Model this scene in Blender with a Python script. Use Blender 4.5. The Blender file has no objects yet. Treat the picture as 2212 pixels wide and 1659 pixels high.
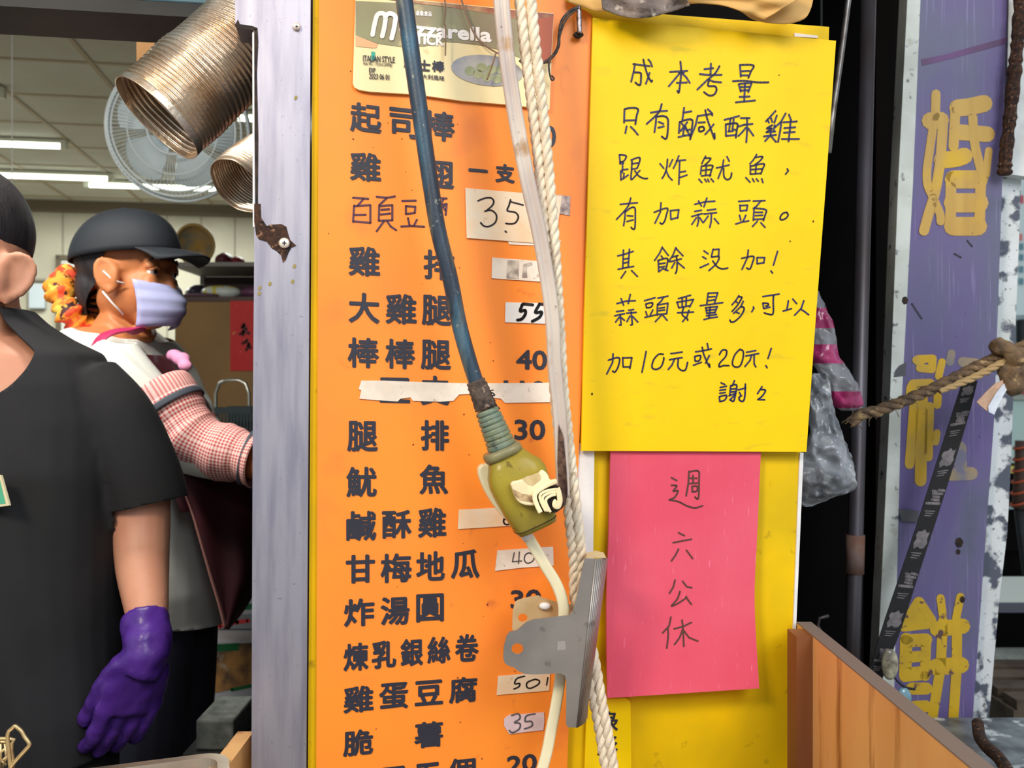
import bpy, bmesh, math, random
from mathutils import Vector, Matrix, noise
random.seed(7)
S = bpy.context.scene
COL = S.collection
# ------------------------------------------------------------------ camera
F, W, H, CX, CY, CAMZ = 2000.0, 2212, 1659, 1106.0, 829.5, 1.3
EYE = Vector((0, 0, CAMZ))
cam = bpy.data.cameras.new('camera'); camo = bpy.data.objects.new('camera', cam); COL.objects.link(camo)
camo.location = EYE; camo.rotation_euler = (math.pi/2, 0, 0)
cam.sensor_fit = 'HORIZONTAL'; cam.sensor_width = 36; cam.lens = 36*F/W; cam.clip_start = .02
cam.dof.use_dof = True; cam.dof.focus_distance = .93; cam.dof.aperture_fstop = 11
S.camera = camo
# ------------------------------------------------------------------ world, lamps, exposure
S.view_settings.view_transform = 'Standard'; S.view_settings.look = 'None'
S.view_settings.exposure = 0.0; S.view_settings.gamma = 1.0; S.view_settings.use_curve_mapping = False
S.cycles.use_denoising = True
S.cycles.max_bounces = 6
wd = bpy.data.worlds.new('street_daylight'); S.world = wd; wd.use_nodes = True
wn = wd.node_tree.nodes['Background']; wn.inputs[0].default_value = (.82, .91, 1, 1); wn.inputs[1].default_value = .62
def area(name, loc, target, size, power, col, sizey=None):
    l = bpy.data.lights.new(name, 'AREA'); l.size = size; l.energy = power; l.color = col
    if sizey: l.shape = 'RECTANGLE'; l.size_y = sizey
    o = bpy.data.objects.new(name, l); COL.objects.link(o); o.location = loc
    o.rotation_euler = (Vector(target)-Vector(loc)).to_track_quat('-Z', 'Y').to_euler()
    return o
area('stall_lamp', (-.85, -.5, 2.3), (.05, .95, 1.25), .42, 26, (1, .86, .66))
area('awning_daylight', (1.3, -1.6, 3.0), (.3, 1, 1.2), 1.6, 62, (.93, .97, 1))
# ------------------------------------------------------------------ helpers
TH = math.radians(9.0)
UU = Vector((math.cos(TH), math.sin(TH), 0)); VV = Vector((-math.sin(TH), math.cos(TH), 0)); ZZ = Vector((0, 0, 1))
def P(x, y, d): return Vector(((x-CX)/F*d, d, CAMZ+(CY-y)/F*d))
def ray(x, y): return Vector(((x-CX)/F, 1, (CY-y)/F))
class Pl:
    """a real plane in the place: through p0, facing n; pt() gives the point of it a picture position shows"""
    def __init__(s, p0, n): s.p0 = Vector(p0); s.n = Vector(n).normalized()
    def pt(s, x, y, off=0.0):
        r = ray(x, y); t = (s.p0+s.n*off-EYE).dot(s.n)/r.dot(s.n)
        return EYE+r*t
def lin(c):
    f = lambda v: v/12.92 if v <= .04045 else ((v+.055)/1.055)**2.4
    return tuple(f(v/255) for v in c)+(1,)
MATS = {}
def M(name, col, rough=.5, metal=0.0, col2=None, ns=20.0, nd=4.0, lo=.4, hi=.65, stretch=(1,1,1), spots=None, bump=0.0, bs=200.0, bstr=(1,1,1),
      alpha=1.0, trans=0.0, emit=0.0, spec=.5, wave=None, ior=1.45, thin=False, sheen=0.0):
    m = bpy.data.materials.new(name); m.use_nodes = True; MATS[name] = m
    nt = m.node_tree; N = nt.nodes; L = nt.links; b = N['Principled BSDF']
    b.inputs['Base Color'].default_value = lin(col); b.inputs['Roughness'].default_value = rough; b.inputs['Metallic'].default_value = metal
    b.inputs['Specular IOR Level'].default_value = spec; b.inputs['IOR'].default_value = ior
    if trans: b.inputs['Transmission Weight'].default_value = trans
    if alpha < 1: b.inputs['Alpha'].default_value = alpha
    if sheen: b.inputs['Sheen Weight'].default_value = sheen
    if emit: b.inputs['Emission Color'].default_value = lin(col); b.inputs['Emission Strength'].default_value = emit
    tc = N.new('ShaderNodeTexCoord'); cur = None
    def coords(st):
        mp = N.new('ShaderNodeMapping'); mp.inputs['Scale'].default_value = st; L.new(tc.outputs['Object'], mp.inputs[0]); return mp.outputs[0]
    def ramp(fac, a, c):
        r = N.new('ShaderNodeMapRange'); r.inputs[1].default_value = a; r.inputs[2].default_value = c; L.new(fac, r.inputs[0]); return r.outputs[0]
    def mix(fac, c1, c2):
        x = N.new('ShaderNodeMix'); x.data_type = 'RGBA'; L.new(fac, x.inputs[0])
        if isinstance(c1, tuple): x.inputs[6].default_value = c1
        else: L.new(c1, x.inputs[6])
        x.inputs[7].default_value = c2; return x.outputs[2]
    cur = lin(col)
    if col2:
        n = N.new('ShaderNodeTexNoise'); n.inputs['Scale'].default_value = ns; n.inputs['Detail'].default_value = nd; L.new(coords(stretch), n.inputs[0])
        cur = mix(ramp(n.outputs[0], lo, hi), cur, lin(col2))
    for sp in (spots or []):
        c, sc, a, e = sp[:4]; st = sp[4] if len(sp) > 4 else (1,1,1)
        n = N.new('ShaderNodeTexNoise'); n.inputs['Scale'].default_value = sc; n.inputs['Detail'].default_value = 6; L.new(coords(st), n.inputs[0])
        cur = mix(ramp(n.outputs[0], a, e), cur, lin(c))
    h = None
    if wave:   # (axis, scale, colour amount, dark colour, bump)
        w = N.new('ShaderNodeTexWave'); w.bands_direction = wave[0]; w.inputs['Scale'].default_value = wave[1]; w.inputs['Distortion'].default_value = .15
        L.new(tc.outputs['Object'], w.inputs[0])
        cur = mix(ramp(w.outputs[1], 0, 1/max(wave[2], 1e-3)), cur, lin(wave[3])); h = (w.outputs[1], wave[4])
    if not isinstance(cur, tuple): L.new(cur, b.inputs['Base Color'])
    if bump:
        n = N.new('ShaderNodeTexNoise'); n.inputs['Scale'].default_value = bs; n.inputs['Detail'].default_value = 4; L.new(coords(bstr), n.inputs[0]); h = (n.outputs[0], bump)
    if h and h[1]:
        bp = N.new('ShaderNodeBump'); bp.inputs['Strength'].default_value = h[1]; bp.inputs['Distance'].default_value = .002
        L.new(h[0], bp.inputs['Height']); L.new(bp.outputs[0], b.inputs['Normal'])
    return m
class MB:
    def __init__(s): s.v = []; s.f = []; s.uv = {}
    def add(s, vs, fs, uv=None):
        o = len(s.v); s.v += [Vector(p) for p in vs]; s.f += [tuple(i+o for i in f) for f in fs]
        if uv:
            for i, u in enumerate(uv): s.uv[o+i] = u
        return s
    def box(s, c, hx, hy, hz):
        """box about c with half-axis vectors"""
        c, hx, hy, hz = Vector(c), Vector(hx), Vector(hy), Vector(hz); vs = []
        for i in (-1, 1):
            for j in (-1, 1):
                for k in (-1, 1): vs.append(c+hx*i+hy*j+hz*k)
        return s.add(vs, [(0,1,3,2),(4,6,7,5),(0,4,5,1),(2,3,7,6),(0,2,6,4),(1,5,7,3)])
    def ubox(s, u0, u1, v0, v1, z0, z1):
        """box in the room's own axes"""
        return s.box(UU*(u0+u1)/2+VV*(v0+v1)/2+ZZ*(z0+z1)/2, UU*(u1-u0)/2, VV*(v1-v0)/2, ZZ*(z1-z0)/2)
    def plate(s, front, back):
        n = len(front)
        return s.add(list(front)+list(back), [tuple(range(n)), tuple(range(2*n-1, n-1, -1))]+[(i, i+n, (i+1) % n+n, (i+1) % n) for i in range(n)])
    def rings(s, rs, cap0=True, cap1=True, uv=False):
        n = len(rs[0]); o = len(s.v); fs = []
        for i in range(len(rs)-1):
            for j in range(n): fs.append((i*n+j, i*n+(j+1) % n, (i+1)*n+(j+1) % n, (i+1)*n+j))
        if cap0: fs.append(tuple(range(n-1, -1, -1)))
        if cap1: fs.append(tuple((len(rs)-1)*n+j for j in range(n)))
        u = [(abs(2*j/n-1), i/(len(rs)-1)) for i in range(len(rs)) for j in range(n)] if uv else None
        return s.add([p for r in rs for p in r], fs, u)
    def tube(s, path, r, n=12, cap=True, prof=None, up=None, uv=False, twist=0.0):
        """sweep a circle (or prof, unit 2-D points) along path; r a number, list or function of 0..1"""
        path = [Vector(p) for p in path]; m = len(path); rs = []; T0 = (path[1]-path[0]).normalized()
        a = Vector(up) if up else (Vector((0,0,1)) if abs(T0.z) < .9 else Vector((0,-1,0)))
        nx = (a-T0*a.dot(T0)).normalized()
        for i, p in enumerate(path):
            t = (path[min(i+1, m-1)]-path[max(i-1, 0)]).normalized()
            if up: nx = Vector(up)
            nx = (nx-t*nx.dot(t)).normalized(); ny = t.cross(nx)
            q = r(i/(m-1)) if callable(r) else (r[i] if isinstance(r, list) else r)
            ra, rb = q if isinstance(q, tuple) else (q, q)
            tw = twist*i/(m-1)
            pr = prof or [(math.cos(2*math.pi*k/n), math.sin(2*math.pi*k/n)) for k in range(n)]
            c, sn = math.cos(tw), math.sin(tw)
            rs.append([p+nx*(ra*(x*c-y*sn))+ny*(rb*(x*sn+y*c)) for x, y in pr])
        return s.rings(rs, cap, cap, uv)
    def ball(s, c, r, nu=20, nv=12, rot=None):
        c = Vector(c); r = (r, r, r) if isinstance(r, (int, float)) else r; rs = []
        for i in range(1, nv):
            a = math.pi*i/nv
            ring = []
            for j in range(nu):
                b = 2*math.pi*j/nu; q = Vector((math.sin(a)*math.cos(b)*r[0], math.sin(a)*math.sin(b)*r[1], math.cos(a)*r[2]))
                ring.append(c+(rot @ q if rot else q))
            rs.append(ring)
        return s.rings(rs[::-1])
    # 2-D drawing laid on a plane
    def ink(s, pl, off, lines, w, to=lambda q: q, step=0.0):
        """pen strokes: ribbons with round ends; lines in picture positions"""
        for ln in lines:
            off += step; pts = [to(p) for p in ln]
            for (x0, y0), (x1, y1) in zip(pts, pts[1:]):
                off += step
                l = math.hypot(x1-x0, y1-y0) or 1; nx, ny = -(y1-y0)/l*w/2, (x1-x0)/l*w/2
                s.add([pl.pt(*q, off) for q in ((x0+nx, y0+ny), (x1+nx, y1+ny), (x1-nx, y1-ny), (x0-nx, y0-ny))], [(0,1,2,3)])
            for x, y in pts:
                off += step; s.add([pl.pt(x+w/2*math.cos(k*math.pi/5), y+w/2*math.sin(k*math.pi/5), off) for k in range(10)], [tuple(range(10))])
        return s
    def patch(s, pl, off, poly): return s.add([pl.pt(x, y, off) for x, y in poly], [tuple(range(len(poly)))])
ORG = {}
def finish(o, label=None, cat=None, group=None, kind=None):
    for k, v in (('label', label), ('category', cat), ('group', group), ('kind', kind)):
        if v: o[k] = v
    return o
def obj(name, mb, mat, parent=None, smooth=False, label=None, cat=None, group=None, kind=None, bevel=0, solid=0, mods=None):
    me = bpy.data.meshes.new(name)
    if parent is not None: org = ORG[parent]
    else:
        lo = [min(v[i] for v in mb.v) for i in range(3)]; hi = [max(v[i] for v in mb.v) for i in range(3)]
        org = Vector(((lo[0]+hi[0])/2, (lo[1]+hi[1])/2, lo[2]))
    me.from_pydata([v-org for v in mb.v], [], mb.f); me.materials.append(mat)
    if smooth: me.shade_smooth()
    if mb.uv:
        at = me.attributes.new('uvp', 'FLOAT2', 'POINT')
        for i in range(len(mb.v)): at.data[i].vector = mb.uv.get(i, (0, 0))
    me.update()
    o = bpy.data.objects.new(name, me); COL.objects.link(o)
    if parent is not None: o.parent = parent
    else: o.location = org
    ORG[o] = org
    if bevel:
        b = o.modifiers.new('bevel', 'BEVEL'); b.width = bevel; b.segments = 2; b.limit_method = 'ANGLE'; b.angle_limit = .7
    if solid: sd = o.modifiers.new('solid', 'SOLIDIFY'); sd.thickness = solid; sd.offset = -1
    return finish(o, label, cat, group, kind)
def thing(name, loc, label, cat, group=None):
    e = bpy.data.objects.new(name, None); COL.objects.link(e); e.location = loc; e.empty_display_size = .05; ORG[e] = Vector(loc)
    return finish(e, label, cat, group)
def plate(name, pl, poly, th, mat, parent=None, off=0.0, bevel=0, **k):
    mb = MB(); n = pl.n
    fr = [pl.pt(x, y, off) for x, y in poly]
    mb.plate(fr, [p-n*th for p in fr])
    return obj(name, mb, mat, parent, bevel=bevel, **k)
def cr(pts, n=8):
    """smooth curve through points"""
    pts = [Vector(p) for p in pts]; out = []; m = len(pts)
    for i in range(m-1):
        p0, p1, p2, p3 = pts[max(i-1, 0)], pts[i], pts[i+1], pts[min(i+2, m-1)]
        for k in range(n):
            t = k/n
            out.append(.5*((2*p1)+(p2-p0)*t+(2*p0-5*p1+4*p2-p3)*t*t+(3*p1-p0-3*p2+p3)*t**3))
    out.append(pts[-1]); return out
def cr2(pts, n=8): return [(v.x, v.y) for v in cr([(x, y, 0) for x, y in pts], n)]
# printed characters: outlines of the built-in font
_gc = {}
def glyph(ch):
    if ch in _gc: return _gc[ch]
    c = bpy.data.curves.new('g', 'FONT'); c.body = ch; c.resolution_u = 3; c.fill_mode = 'FRONT'
    o = bpy.data.objects.new('g', c); COL.objects.link(o); bpy.context.view_layer.update()
    me = bpy.data.meshes.new_from_object(o.evaluated_get(bpy.context.evaluated_depsgraph_get()))
    vs = [(v.co.x, v.co.y) for v in me.vertices]; fs = [tuple(p.vertices) for p in me.polygons]
    cnt = {}
    for f in fs:
        for a, b in zip(f, f[1:]+f[:1]): k = (min(a, b), max(a, b)); cnt[k] = cnt.get(k, 0)+1
    ed = [k for k, n in cnt.items() if n == 1]
    bpy.data.objects.remove(o); bpy.data.curves.remove(c); bpy.data.meshes.remove(me)
    _gc[ch] = (vs, fs, ed); return _gc[ch]
def letter(mb, pl, off, ch, box, w=3.0, slope=0.0):
    """one character (or short word) fitted into a picture box on a plane, outline thickened and rounded by w"""
    vs, fs, ed = glyph(ch); x0, y0, x1, y1 = box
    gx0 = min(v[0] for v in vs); gx1 = max(v[0] for v in vs); gy0 = min(v[1] for v in vs); gy1 = max(v[1] for v in vs)
    h = (y1-y0)-abs(slope)*(x1-x0)-w; yc = (y0+y1)/2; xc = (x0+x1)/2
    def mp(v):
        x = x0+w/2+(v[0]-gx0)/(gx1-gx0 or 1)*(x1-x0-w)
        return (x, yc+h/2-(v[1]-gy0)/(gy1-gy0 or 1)*h+slope*(x-xc))
    pp = [mp(v) for v in vs]
    mb.add([pl.pt(x, y, off+2.2e-4) for x, y in pp], fs)
    if w:
        for i, (a, b) in enumerate(ed):
            (xa, ya), (xb, yb) = pp[a], pp[b]; l = math.hypot(xb-xa, yb-ya)
            if l < 1e-6: continue
            nx, ny = -(yb-ya)/l*w/2, (xb-xa)/l*w/2
            o_ = off+i*2e-4/len(ed)
            mb.add([pl.pt(*q, o_) for q in ((xa+nx, ya+ny), (xb+nx, yb+ny), (xb-nx, yb-ny), (xa-nx, ya-ny))], [(0,1,2,3)])
            mb.add([pl.pt(xa+w/2*math.cos(k*math.pi/3), ya+w/2*math.sin(k*math.pi/3), o_+3e-7) for k in range(6)], [tuple(range(6))])
def remesh(mb, vox, sm=3, cuts=()):
    """melt overlapping shapes into one continuous skin; cuts = (point, normal) planes whose normal side is removed"""
    me = bpy.data.meshes.new('r'); me.from_pydata([tuple(v) for v in mb.v], [], mb.f)
    o = bpy.data.objects.new('r', me); COL.objects.link(o)
    r = o.modifiers.new('r', 'REMESH'); r.mode = 'VOXEL'; r.voxel_size = vox; r.adaptivity = 0
    if sm: s = o.modifiers.new('s', 'SMOOTH'); s.factor = .5; s.iterations = sm
    bpy.context.view_layer.update()
    e = bpy.data.meshes.new_from_object(o.evaluated_get(bpy.context.evaluated_depsgraph_get()))
    bm = bmesh.new(); bm.from_mesh(e)
    for p, n, *where in cuts:
        bmesh.ops.bisect_plane(bm, geom=bm.verts[:]+bm.edges[:]+bm.faces[:], plane_co=p, plane_no=n, clear_outer=not where)
        if where:
            p_, n_ = Vector(p), Vector(n)
            kill = [f for f in bm.faces if where[0](f.calc_center_median()) and (f.calc_center_median()-p_).dot(n_) > 0]
            bmesh.ops.delete(bm, geom=kill, context='FACES')
    bm.verts.index_update()
    out = MB(); out.v = [v.co.copy() for v in bm.verts]; out.f = [tuple(v.index for v in f.verts) for f in bm.faces]
    bm.free(); bpy.data.objects.remove(o); bpy.data.meshes.remove(me); bpy.data.meshes.remove(e)
    return out
# ------------------------------------------------------------------ handwriting, stroke by stroke (positions read off the photo)
HAND_A = [ # origin 1340,120 scale 5.53
[(155,100),(350,125)],[(175,100),(160,190),(130,310)],[(170,200),(240,205),(248,250),(240,345),(210,345),(180,320)],[(275,45),(295,130),(330,240),(370,310),(380,295)],[(350,205),(330,270),(305,335)],[(335,45),(360,75),(380,130)],
[(595,195),(660,190),(800,180)],[(718,70),(728,200),(715,330),(700,440),(682,420)],[(710,210),(660,270),(580,365)],[(740,210),(790,260),(830,325)],[(675,325),(795,320)],[(700,205),(760,205)],
[(1005,160),(1110,150)],[(1083,95),(1078,220)],[(950,220),(1060,230),(1210,228)],[(1185,125),(1130,215),(1040,290),(920,405)],[(1060,285),(1110,310),(1205,318)],[(1060,300),(1050,360),(1130,365),(1150,410),(1120,465),(1060,475),(1000,435)],
[(1430,115),(1440,250)],[(1430,110),(1590,115),(1560,190),(1530,265)],[(1455,185),(1540,180)],[(1445,235),(1520,235)],[(1345,305),(1480,300),(1640,318),(1770,318)],[(1415,340),(1440,430)],[(1430,335),(1570,325),(1530,435)],[(1440,375),(1540,372)],[(1440,415),(1530,412)],[(1490,330),(1480,550)],[(1425,492),(1545,488)],[(1380,558),(1480,548),(1610,535)],
[(50,640),(45,800)],[(50,640),(110,625),(210,635),(195,720),(180,820)],[(50,775),(185,770)],[(75,845),(60,925)],[(125,850),(170,895),(210,945)],
[(365,680),(460,665),(560,658)],[(495,578),(470,660),(420,720),(315,815)],[(430,715),(425,800),(408,915)],[(435,730),(510,720),(565,750),(570,850),(560,960),(540,995),(495,965)],[(460,790),(515,815)],[(455,860),(520,845)],
[(762,622),(742,770)],[(755,680),(850,665)],[(710,790),(700,925)],[(710,795),(790,765),(860,770),(855,870),(835,1000)],[(735,810),(800,900),(830,880)],[(800,795),(720,900)],[(775,840),(830,960)],[(695,972),(770,955),(830,945)],[(760,870),(750,950)],[(925,720),(1040,705),(1100,690)],[(925,720),(900,830),(835,990)],[(935,800),(1010,795)],[(940,860),(945,905),(1000,890),(990,850),(945,855)],[(1015,650),(1040,760),(1090,900),(1125,995),(1125,930)],[(1115,820),(1070,880),(1015,940)],[(1045,640),(1080,670),(1100,715)],
[(1245,765),(1330,745),(1420,720)],[(1260,820),(1262,960)],[(1262,820),(1330,810),(1400,815),(1390,900),(1380,980)],[(1315,760),(1300,900)],[(1355,760),(1340,880),(1375,885)],[(1290,905),(1345,900)],[(1265,960),(1385,945)],[(1440,745),(1545,745)],[(1400,850),(1480,825),(1580,815)],[(1515,745),(1515,900),(1505,1035)],[(1500,860),(1460,910),(1410,960)],[(1530,870),(1590,955)],
[(1855,660),(1800,720),(1740,785)],[(1760,760),(1775,800)],[(1800,745),(1815,790)],[(1870,715),(1840,800)],[(1815,830),(1750,870),(1810,870),(1745,915)],[(1750,915),(1850,905)],[(1715,965),(1860,945)],[(1800,890),(1795,950),(1730,1020)],[(1800,960),(1860,1030)],[(1845,830),(1830,900)],[(1975,690),(1920,790),(1850,855)],[(1925,790),(1910,900),(1885,1030)],[(2015,705),(2040,770)],[(1950,795),(2110,785)],[(1960,865),(2090,855)],[(1955,920),(2085,912)],[(1930,995),(2135,995)],[(2035,780),(2025,900),(2010,1025)]]
HAND_B = [ # origin 1320,320 scale 5.53
[(100,80),(110,180)],[(100,78),(180,90),(155,150),(105,165)],[(105,185),(150,175)],[(140,170),(135,290)],[(130,260),(200,250)],[(115,270),(118,380)],[(120,375),(150,360),(205,320)],[(155,300),(150,350)],
[(240,140),(340,110),(335,180),(310,240)],[(255,185),(320,175)],[(245,250),(310,240)],[(250,150),(245,270),(240,375),(300,320)],[(285,270),(330,330),(390,360),(435,360)],[(345,265),(310,300)],
[(585,185),(630,240)],[(735,135),(695,220)],[(675,130),(665,230),(640,310),(610,360)],[(655,260),(690,340),(730,380)],[(810,90),(780,170),(745,240)],[(780,150),(890,140)],[(820,160),(810,430)],[(830,285),(890,275)],[(820,350),(908,320)],
[(1130,95),(1100,150),(1085,185)],[(1115,120),(1190,120),(1160,165),(1120,200)],[(1080,215),(1070,310)],[(1080,215),(1210,205),(1200,260),(1180,335)],[(1090,265),(1185,255)],[(1140,210),(1130,320)],[(1080,330),(1190,320)],[(1050,370),(1085,410)],[(1120,370),(1140,400)],[(1155,370),(1170,400)],[(1195,365),(1225,400)],
[(1260,235),(1330,220),(1410,200)],[(1345,140),(1330,230),(1280,360)],[(1345,240),(1350,340),(1390,375),(1430,350),(1440,295)],[(1385,100),(1412,155)],
[(1740,75),(1700,140),(1660,185)],[(1720,110),(1810,100),(1780,150),(1720,195)],[(1665,205),(1665,310)],[(1670,215),(1825,185),(1810,250),(1790,305)],[(1680,255),(1800,245)],[(1735,200),(1725,300)],[(1665,310),(1790,300)],[(1610,350),(1660,405)],[(1690,365),(1710,400)],[(1735,365),(1760,395)],[(1800,365),(1815,410)],
[(2105,245),(2118,270),(2085,310)],
[(110,670),(210,660),(315,650)],[(235,595),(210,680),(150,760),(65,850)],[(170,750),(165,840),(150,925)],[(165,765),(240,710),(285,715),(290,800),(285,950),(260,965),(240,945)],[(195,805),(260,810)],[(190,875),(265,855)],
[(515,765),(670,715),(660,800),(640,870),(610,905),(585,890)],[(597,650),(590,760),(525,895)],[(710,745),(715,850)],[(710,745),(810,735),(795,835)],[(720,850),(800,825)],
[(1000,670),(1120,640),(1240,632)],[(1045,630),(1080,690)],[(1145,595),(1110,700)],[(1000,755),(1080,740)],[(965,815),(1090,780)],[(1040,790),(1045,870),(1030,930)],[(1020,830),(965,910)],[(1060,830),(1100,890)],[(1150,740),(1250,728)],[(1110,785),(1260,770)],[(1200,780),(1195,880),(1180,945)],[(1160,810),(1110,880)],[(1235,840),(1285,900)],
[(1525,635),(1660,625)],[(1540,680),(1545,750)],[(1540,685),(1630,680),(1620,745)],[(1545,750),(1620,740)],[(1535,800),(1550,860)],[(1610,800),(1580,870)],[(1490,905),(1570,880),(1645,868)],[(1700,630),(1840,625)],[(1790,630),(1740,690),(1700,720)],[(1710,715),(1700,860)],[(1710,715),(1850,735),(1840,800),(1820,865)],[(1725,765),(1810,765)],[(1725,805),(1810,800)],[(1700,850),(1820,845)],[(1750,870),(1690,935)],[(1790,890),(1840,945)],
[(2100,765),(2050,780),(2020,830),(2035,855),(2085,840),(2115,800),(2100,765)]]
HAND_C = [ # origin 1320,520 scale 5.53
[(80,180),(160,160),(265,125)],[(148,110),(140,330)],[(220,100),(205,310)],[(150,220),(205,210)],[(150,265),(205,255)],[(85,340),(180,320),(270,305)],[(175,365),(120,445)],[(245,355),(315,425)],
[(612,75),(580,150),(520,235)],[(620,90),(685,175)],[(600,180),(620,210)],[(565,240),(570,370)],[(560,235),(670,210),(670,280),(650,350)],[(580,275),(645,265)],[(580,315),(640,305)],[(570,370),(620,330),(680,355)],
[(775,80),(740,170),(690,245)],[(780,95),(860,180)],[(730,195),(800,175)],[(705,250),(840,215)],[(780,180),(790,260),(785,350),(770,390)],[(760,260),(725,325)],[(800,260),(875,325)],
[(1110,120),(1160,155)],[(1095,190),(1135,215)],[(1065,320),(1165,275)],[(1220,100),(1200,185)],[(1220,105),(1290,100),(1285,180)],[(1200,195),(1290,190),(1260,270),(1170,355)],[(1215,240),(1270,310),(1330,335),(1395,325)],
[(1560,210),(1700,185),(1690,260),(1660,335),(1620,325)],[(1640,110),(1630,200),(1565,340)],[(1745,200),(1745,275)],[(1745,200),(1835,200),(1825,265)],[(1745,275),(1825,260)],
[(1990,125),(1940,290)],[(1910,360),(1930,385)],
[(70,750),(180,720),(290,715)],[(120,690),(150,770)],[(230,640),(205,750)],[(65,845),(150,835)],[(45,895),(160,870)],[(110,880),(120,1005),(100,1005)],[(100,910),(55,970)],[(125,920),(160,950)],[(210,830),(270,820)],[(185,865),(300,855)],[(240,850),(255,1000),(235,1005)],[(225,900),(190,965)],[(260,905),(320,970)],
[(400,715),(525,680)],[(415,755),(425,800)],[(415,755),(495,740),(480,790),(425,800)],[(415,845),(430,890)],[(500,825),(470,885)],[(405,915),(530,885)],[(560,685),(680,660)],[(630,670),(600,720),(555,760)],[(555,765),(550,890)],[(560,765),(680,745),(665,870)],[(575,805),(640,795)],[(570,835),(640,825)],[(550,880),(665,870)],[(600,890),(530,965)],[(620,890),(670,950)],
[(805,690),(950,650)],[(790,730),(810,800)],[(785,735),(985,700),(940,790)],[(850,690),(850,790)],[(900,680),(895,770)],[(810,800),(940,775)],[(795,860),(985,850)],[(870,790),(850,880),(910,930),(915,950)],[(930,830),(910,900),(855,965)],
[(1160,625),(1145,750)],[(1160,625),(1275,620),(1235,750)],[(1165,670),(1240,665)],[(1165,715),(1235,705)],[(1065,775),(1180,760),(1335,738)],[(1130,800),(1145,870)],[(1130,800),(1270,785),(1240,860)],[(1140,830),(1250,820)],[(1150,865),(1240,855)],[(1185,790),(1170,920)],[(1140,895),(1260,880)],[(1110,940),(1190,920),(1270,910)]]
HAND_D = [ # origin 1540,620 scale 10.05
[(565,185),(500,290),(415,385)],[(565,210),(630,220),(600,290),(530,400),(415,530)],[(490,310),(530,335)],[(660,310),(610,420),(450,570)],[(600,430),(670,440),(670,510),(600,630),(480,740),(400,760),(370,715)],[(510,545),(570,570)],
[(880,430),(890,460),(845,535)],[(1085,205),(1440,150)],[(1320,180),(1310,300),(1315,520),(1290,595),(1220,590),(1115,560)],[(1085,345),(1105,465)],[(1090,350),(1195,355),(1200,400),(1150,410)],[(1105,465),(1240,435)],
[(1640,295),(1610,480)],[(1525,520),(1705,470)],[(1735,260),(1820,360)],[(1975,295),(1920,460),(1775,610)],[(1910,480),(1990,530),(2080,600)]]
HAND_E = [ # origin 1300,730 scale 5.53
[(80,265),(205,235),(200,330),(160,405),(130,395)],[(135,190),(130,290),(60,430)],[(250,235),(255,345)],[(250,238),(360,235),(335,365)],[(255,345),(340,345)],
[(530,160),(505,290),(480,410)],[(735,195),(680,195),(620,260),(600,350),(650,375),(710,340),(740,260),(740,235)],
[(825,185),(880,180)],[(890,178),(960,168)],[(810,260),(880,245),(960,235)],[(870,250),(840,320),(795,375)],[(915,245),(910,340),(950,385),(1000,380),(1025,290)],
[(1120,165),(1220,150),(1310,130)],[(1110,220),(1115,270)],[(1110,220),(1180,210),(1165,270),(1115,275)],[(1095,325),(1190,290)],[(1200,110),(1220,200),(1285,345),(1285,310)],[(1285,210),(1240,300)],[(1260,65),(1275,140)],
[(1405,200),(1440,145),(1490,150),(1480,220),(1410,300),(1405,345),(1450,330),(1520,330)],[(1650,135),(1590,200),(1560,300),(1590,345),(1650,335),(1685,250),(1690,160),(1650,135)],
[(1730,170),(1840,150)],[(1720,215),(1875,185)],[(1790,205),(1770,270),(1710,340)],[(1820,205),(1820,310),(1840,345)],[(2025,125),(1985,245)],[(1960,330),(1975,355)],
[(1425,535),(1470,555)],[(1415,590),(1490,575)],[(1410,625),(1480,615)],[(1410,660),(1475,650)],[(1405,700),(1410,760)],[(1405,700),(1490,685),(1470,740),(1410,760)],[(1585,510),(1560,570)],[(1540,570),(1530,680)],[(1540,570),(1610,560),(1600,660),(1575,755),(1540,740)],[(1545,610),(1595,605)],[(1545,645),(1590,640)],[(1520,690),(1600,660)],[(1590,680),(1530,740)],[(1630,620),(1720,595)],[(1715,550),(1710,690),(1690,755),(1650,745),(1640,710),(1670,690)],[(1645,650),(1660,680)],
[(1915,580),(1860,665)],[(1895,615),(1955,625),(1920,690),(1865,735)],[(1865,735),(1945,738)]]
HAND_PINK = [ # origin 1400,1000 scale 3.95
[(200,125),(245,150)],[(200,190),(245,195),(215,240),(255,235),(230,290),(180,315)],[(185,315),(260,330),(330,365),(400,383),(465,365)],[(350,70),(345,170),(325,280)],[(355,75),(430,70),(435,150),(430,300),(400,290)],[(360,130),(415,130)],[(383,105),(385,170)],[(355,175),(420,170)],[(375,200),(380,245)],[(375,200),(420,200),(415,240),(375,245)],
[(260,595),(310,620)],[(215,680),(290,665),(370,650)],[(260,735),(235,785),(200,835)],[(328,745),(380,815)],
[(230,1000),(215,1060),(182,1112)],[(295,1010),(330,1055),(372,1065)],[(272,1095),(250,1160),(200,1220),(260,1195),(325,1150)],[(325,1140),(345,1175),(370,1205)],
[(195,1315),(180,1390),(125,1450)],[(170,1400),(172,1480),(160,1580)],[(222,1415),(300,1395),(370,1360)],[(290,1340),(300,1430),(305,1565)],[(295,1420),(270,1490),(225,1550)],[(305,1430),(350,1490),(425,1520)]]
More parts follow.
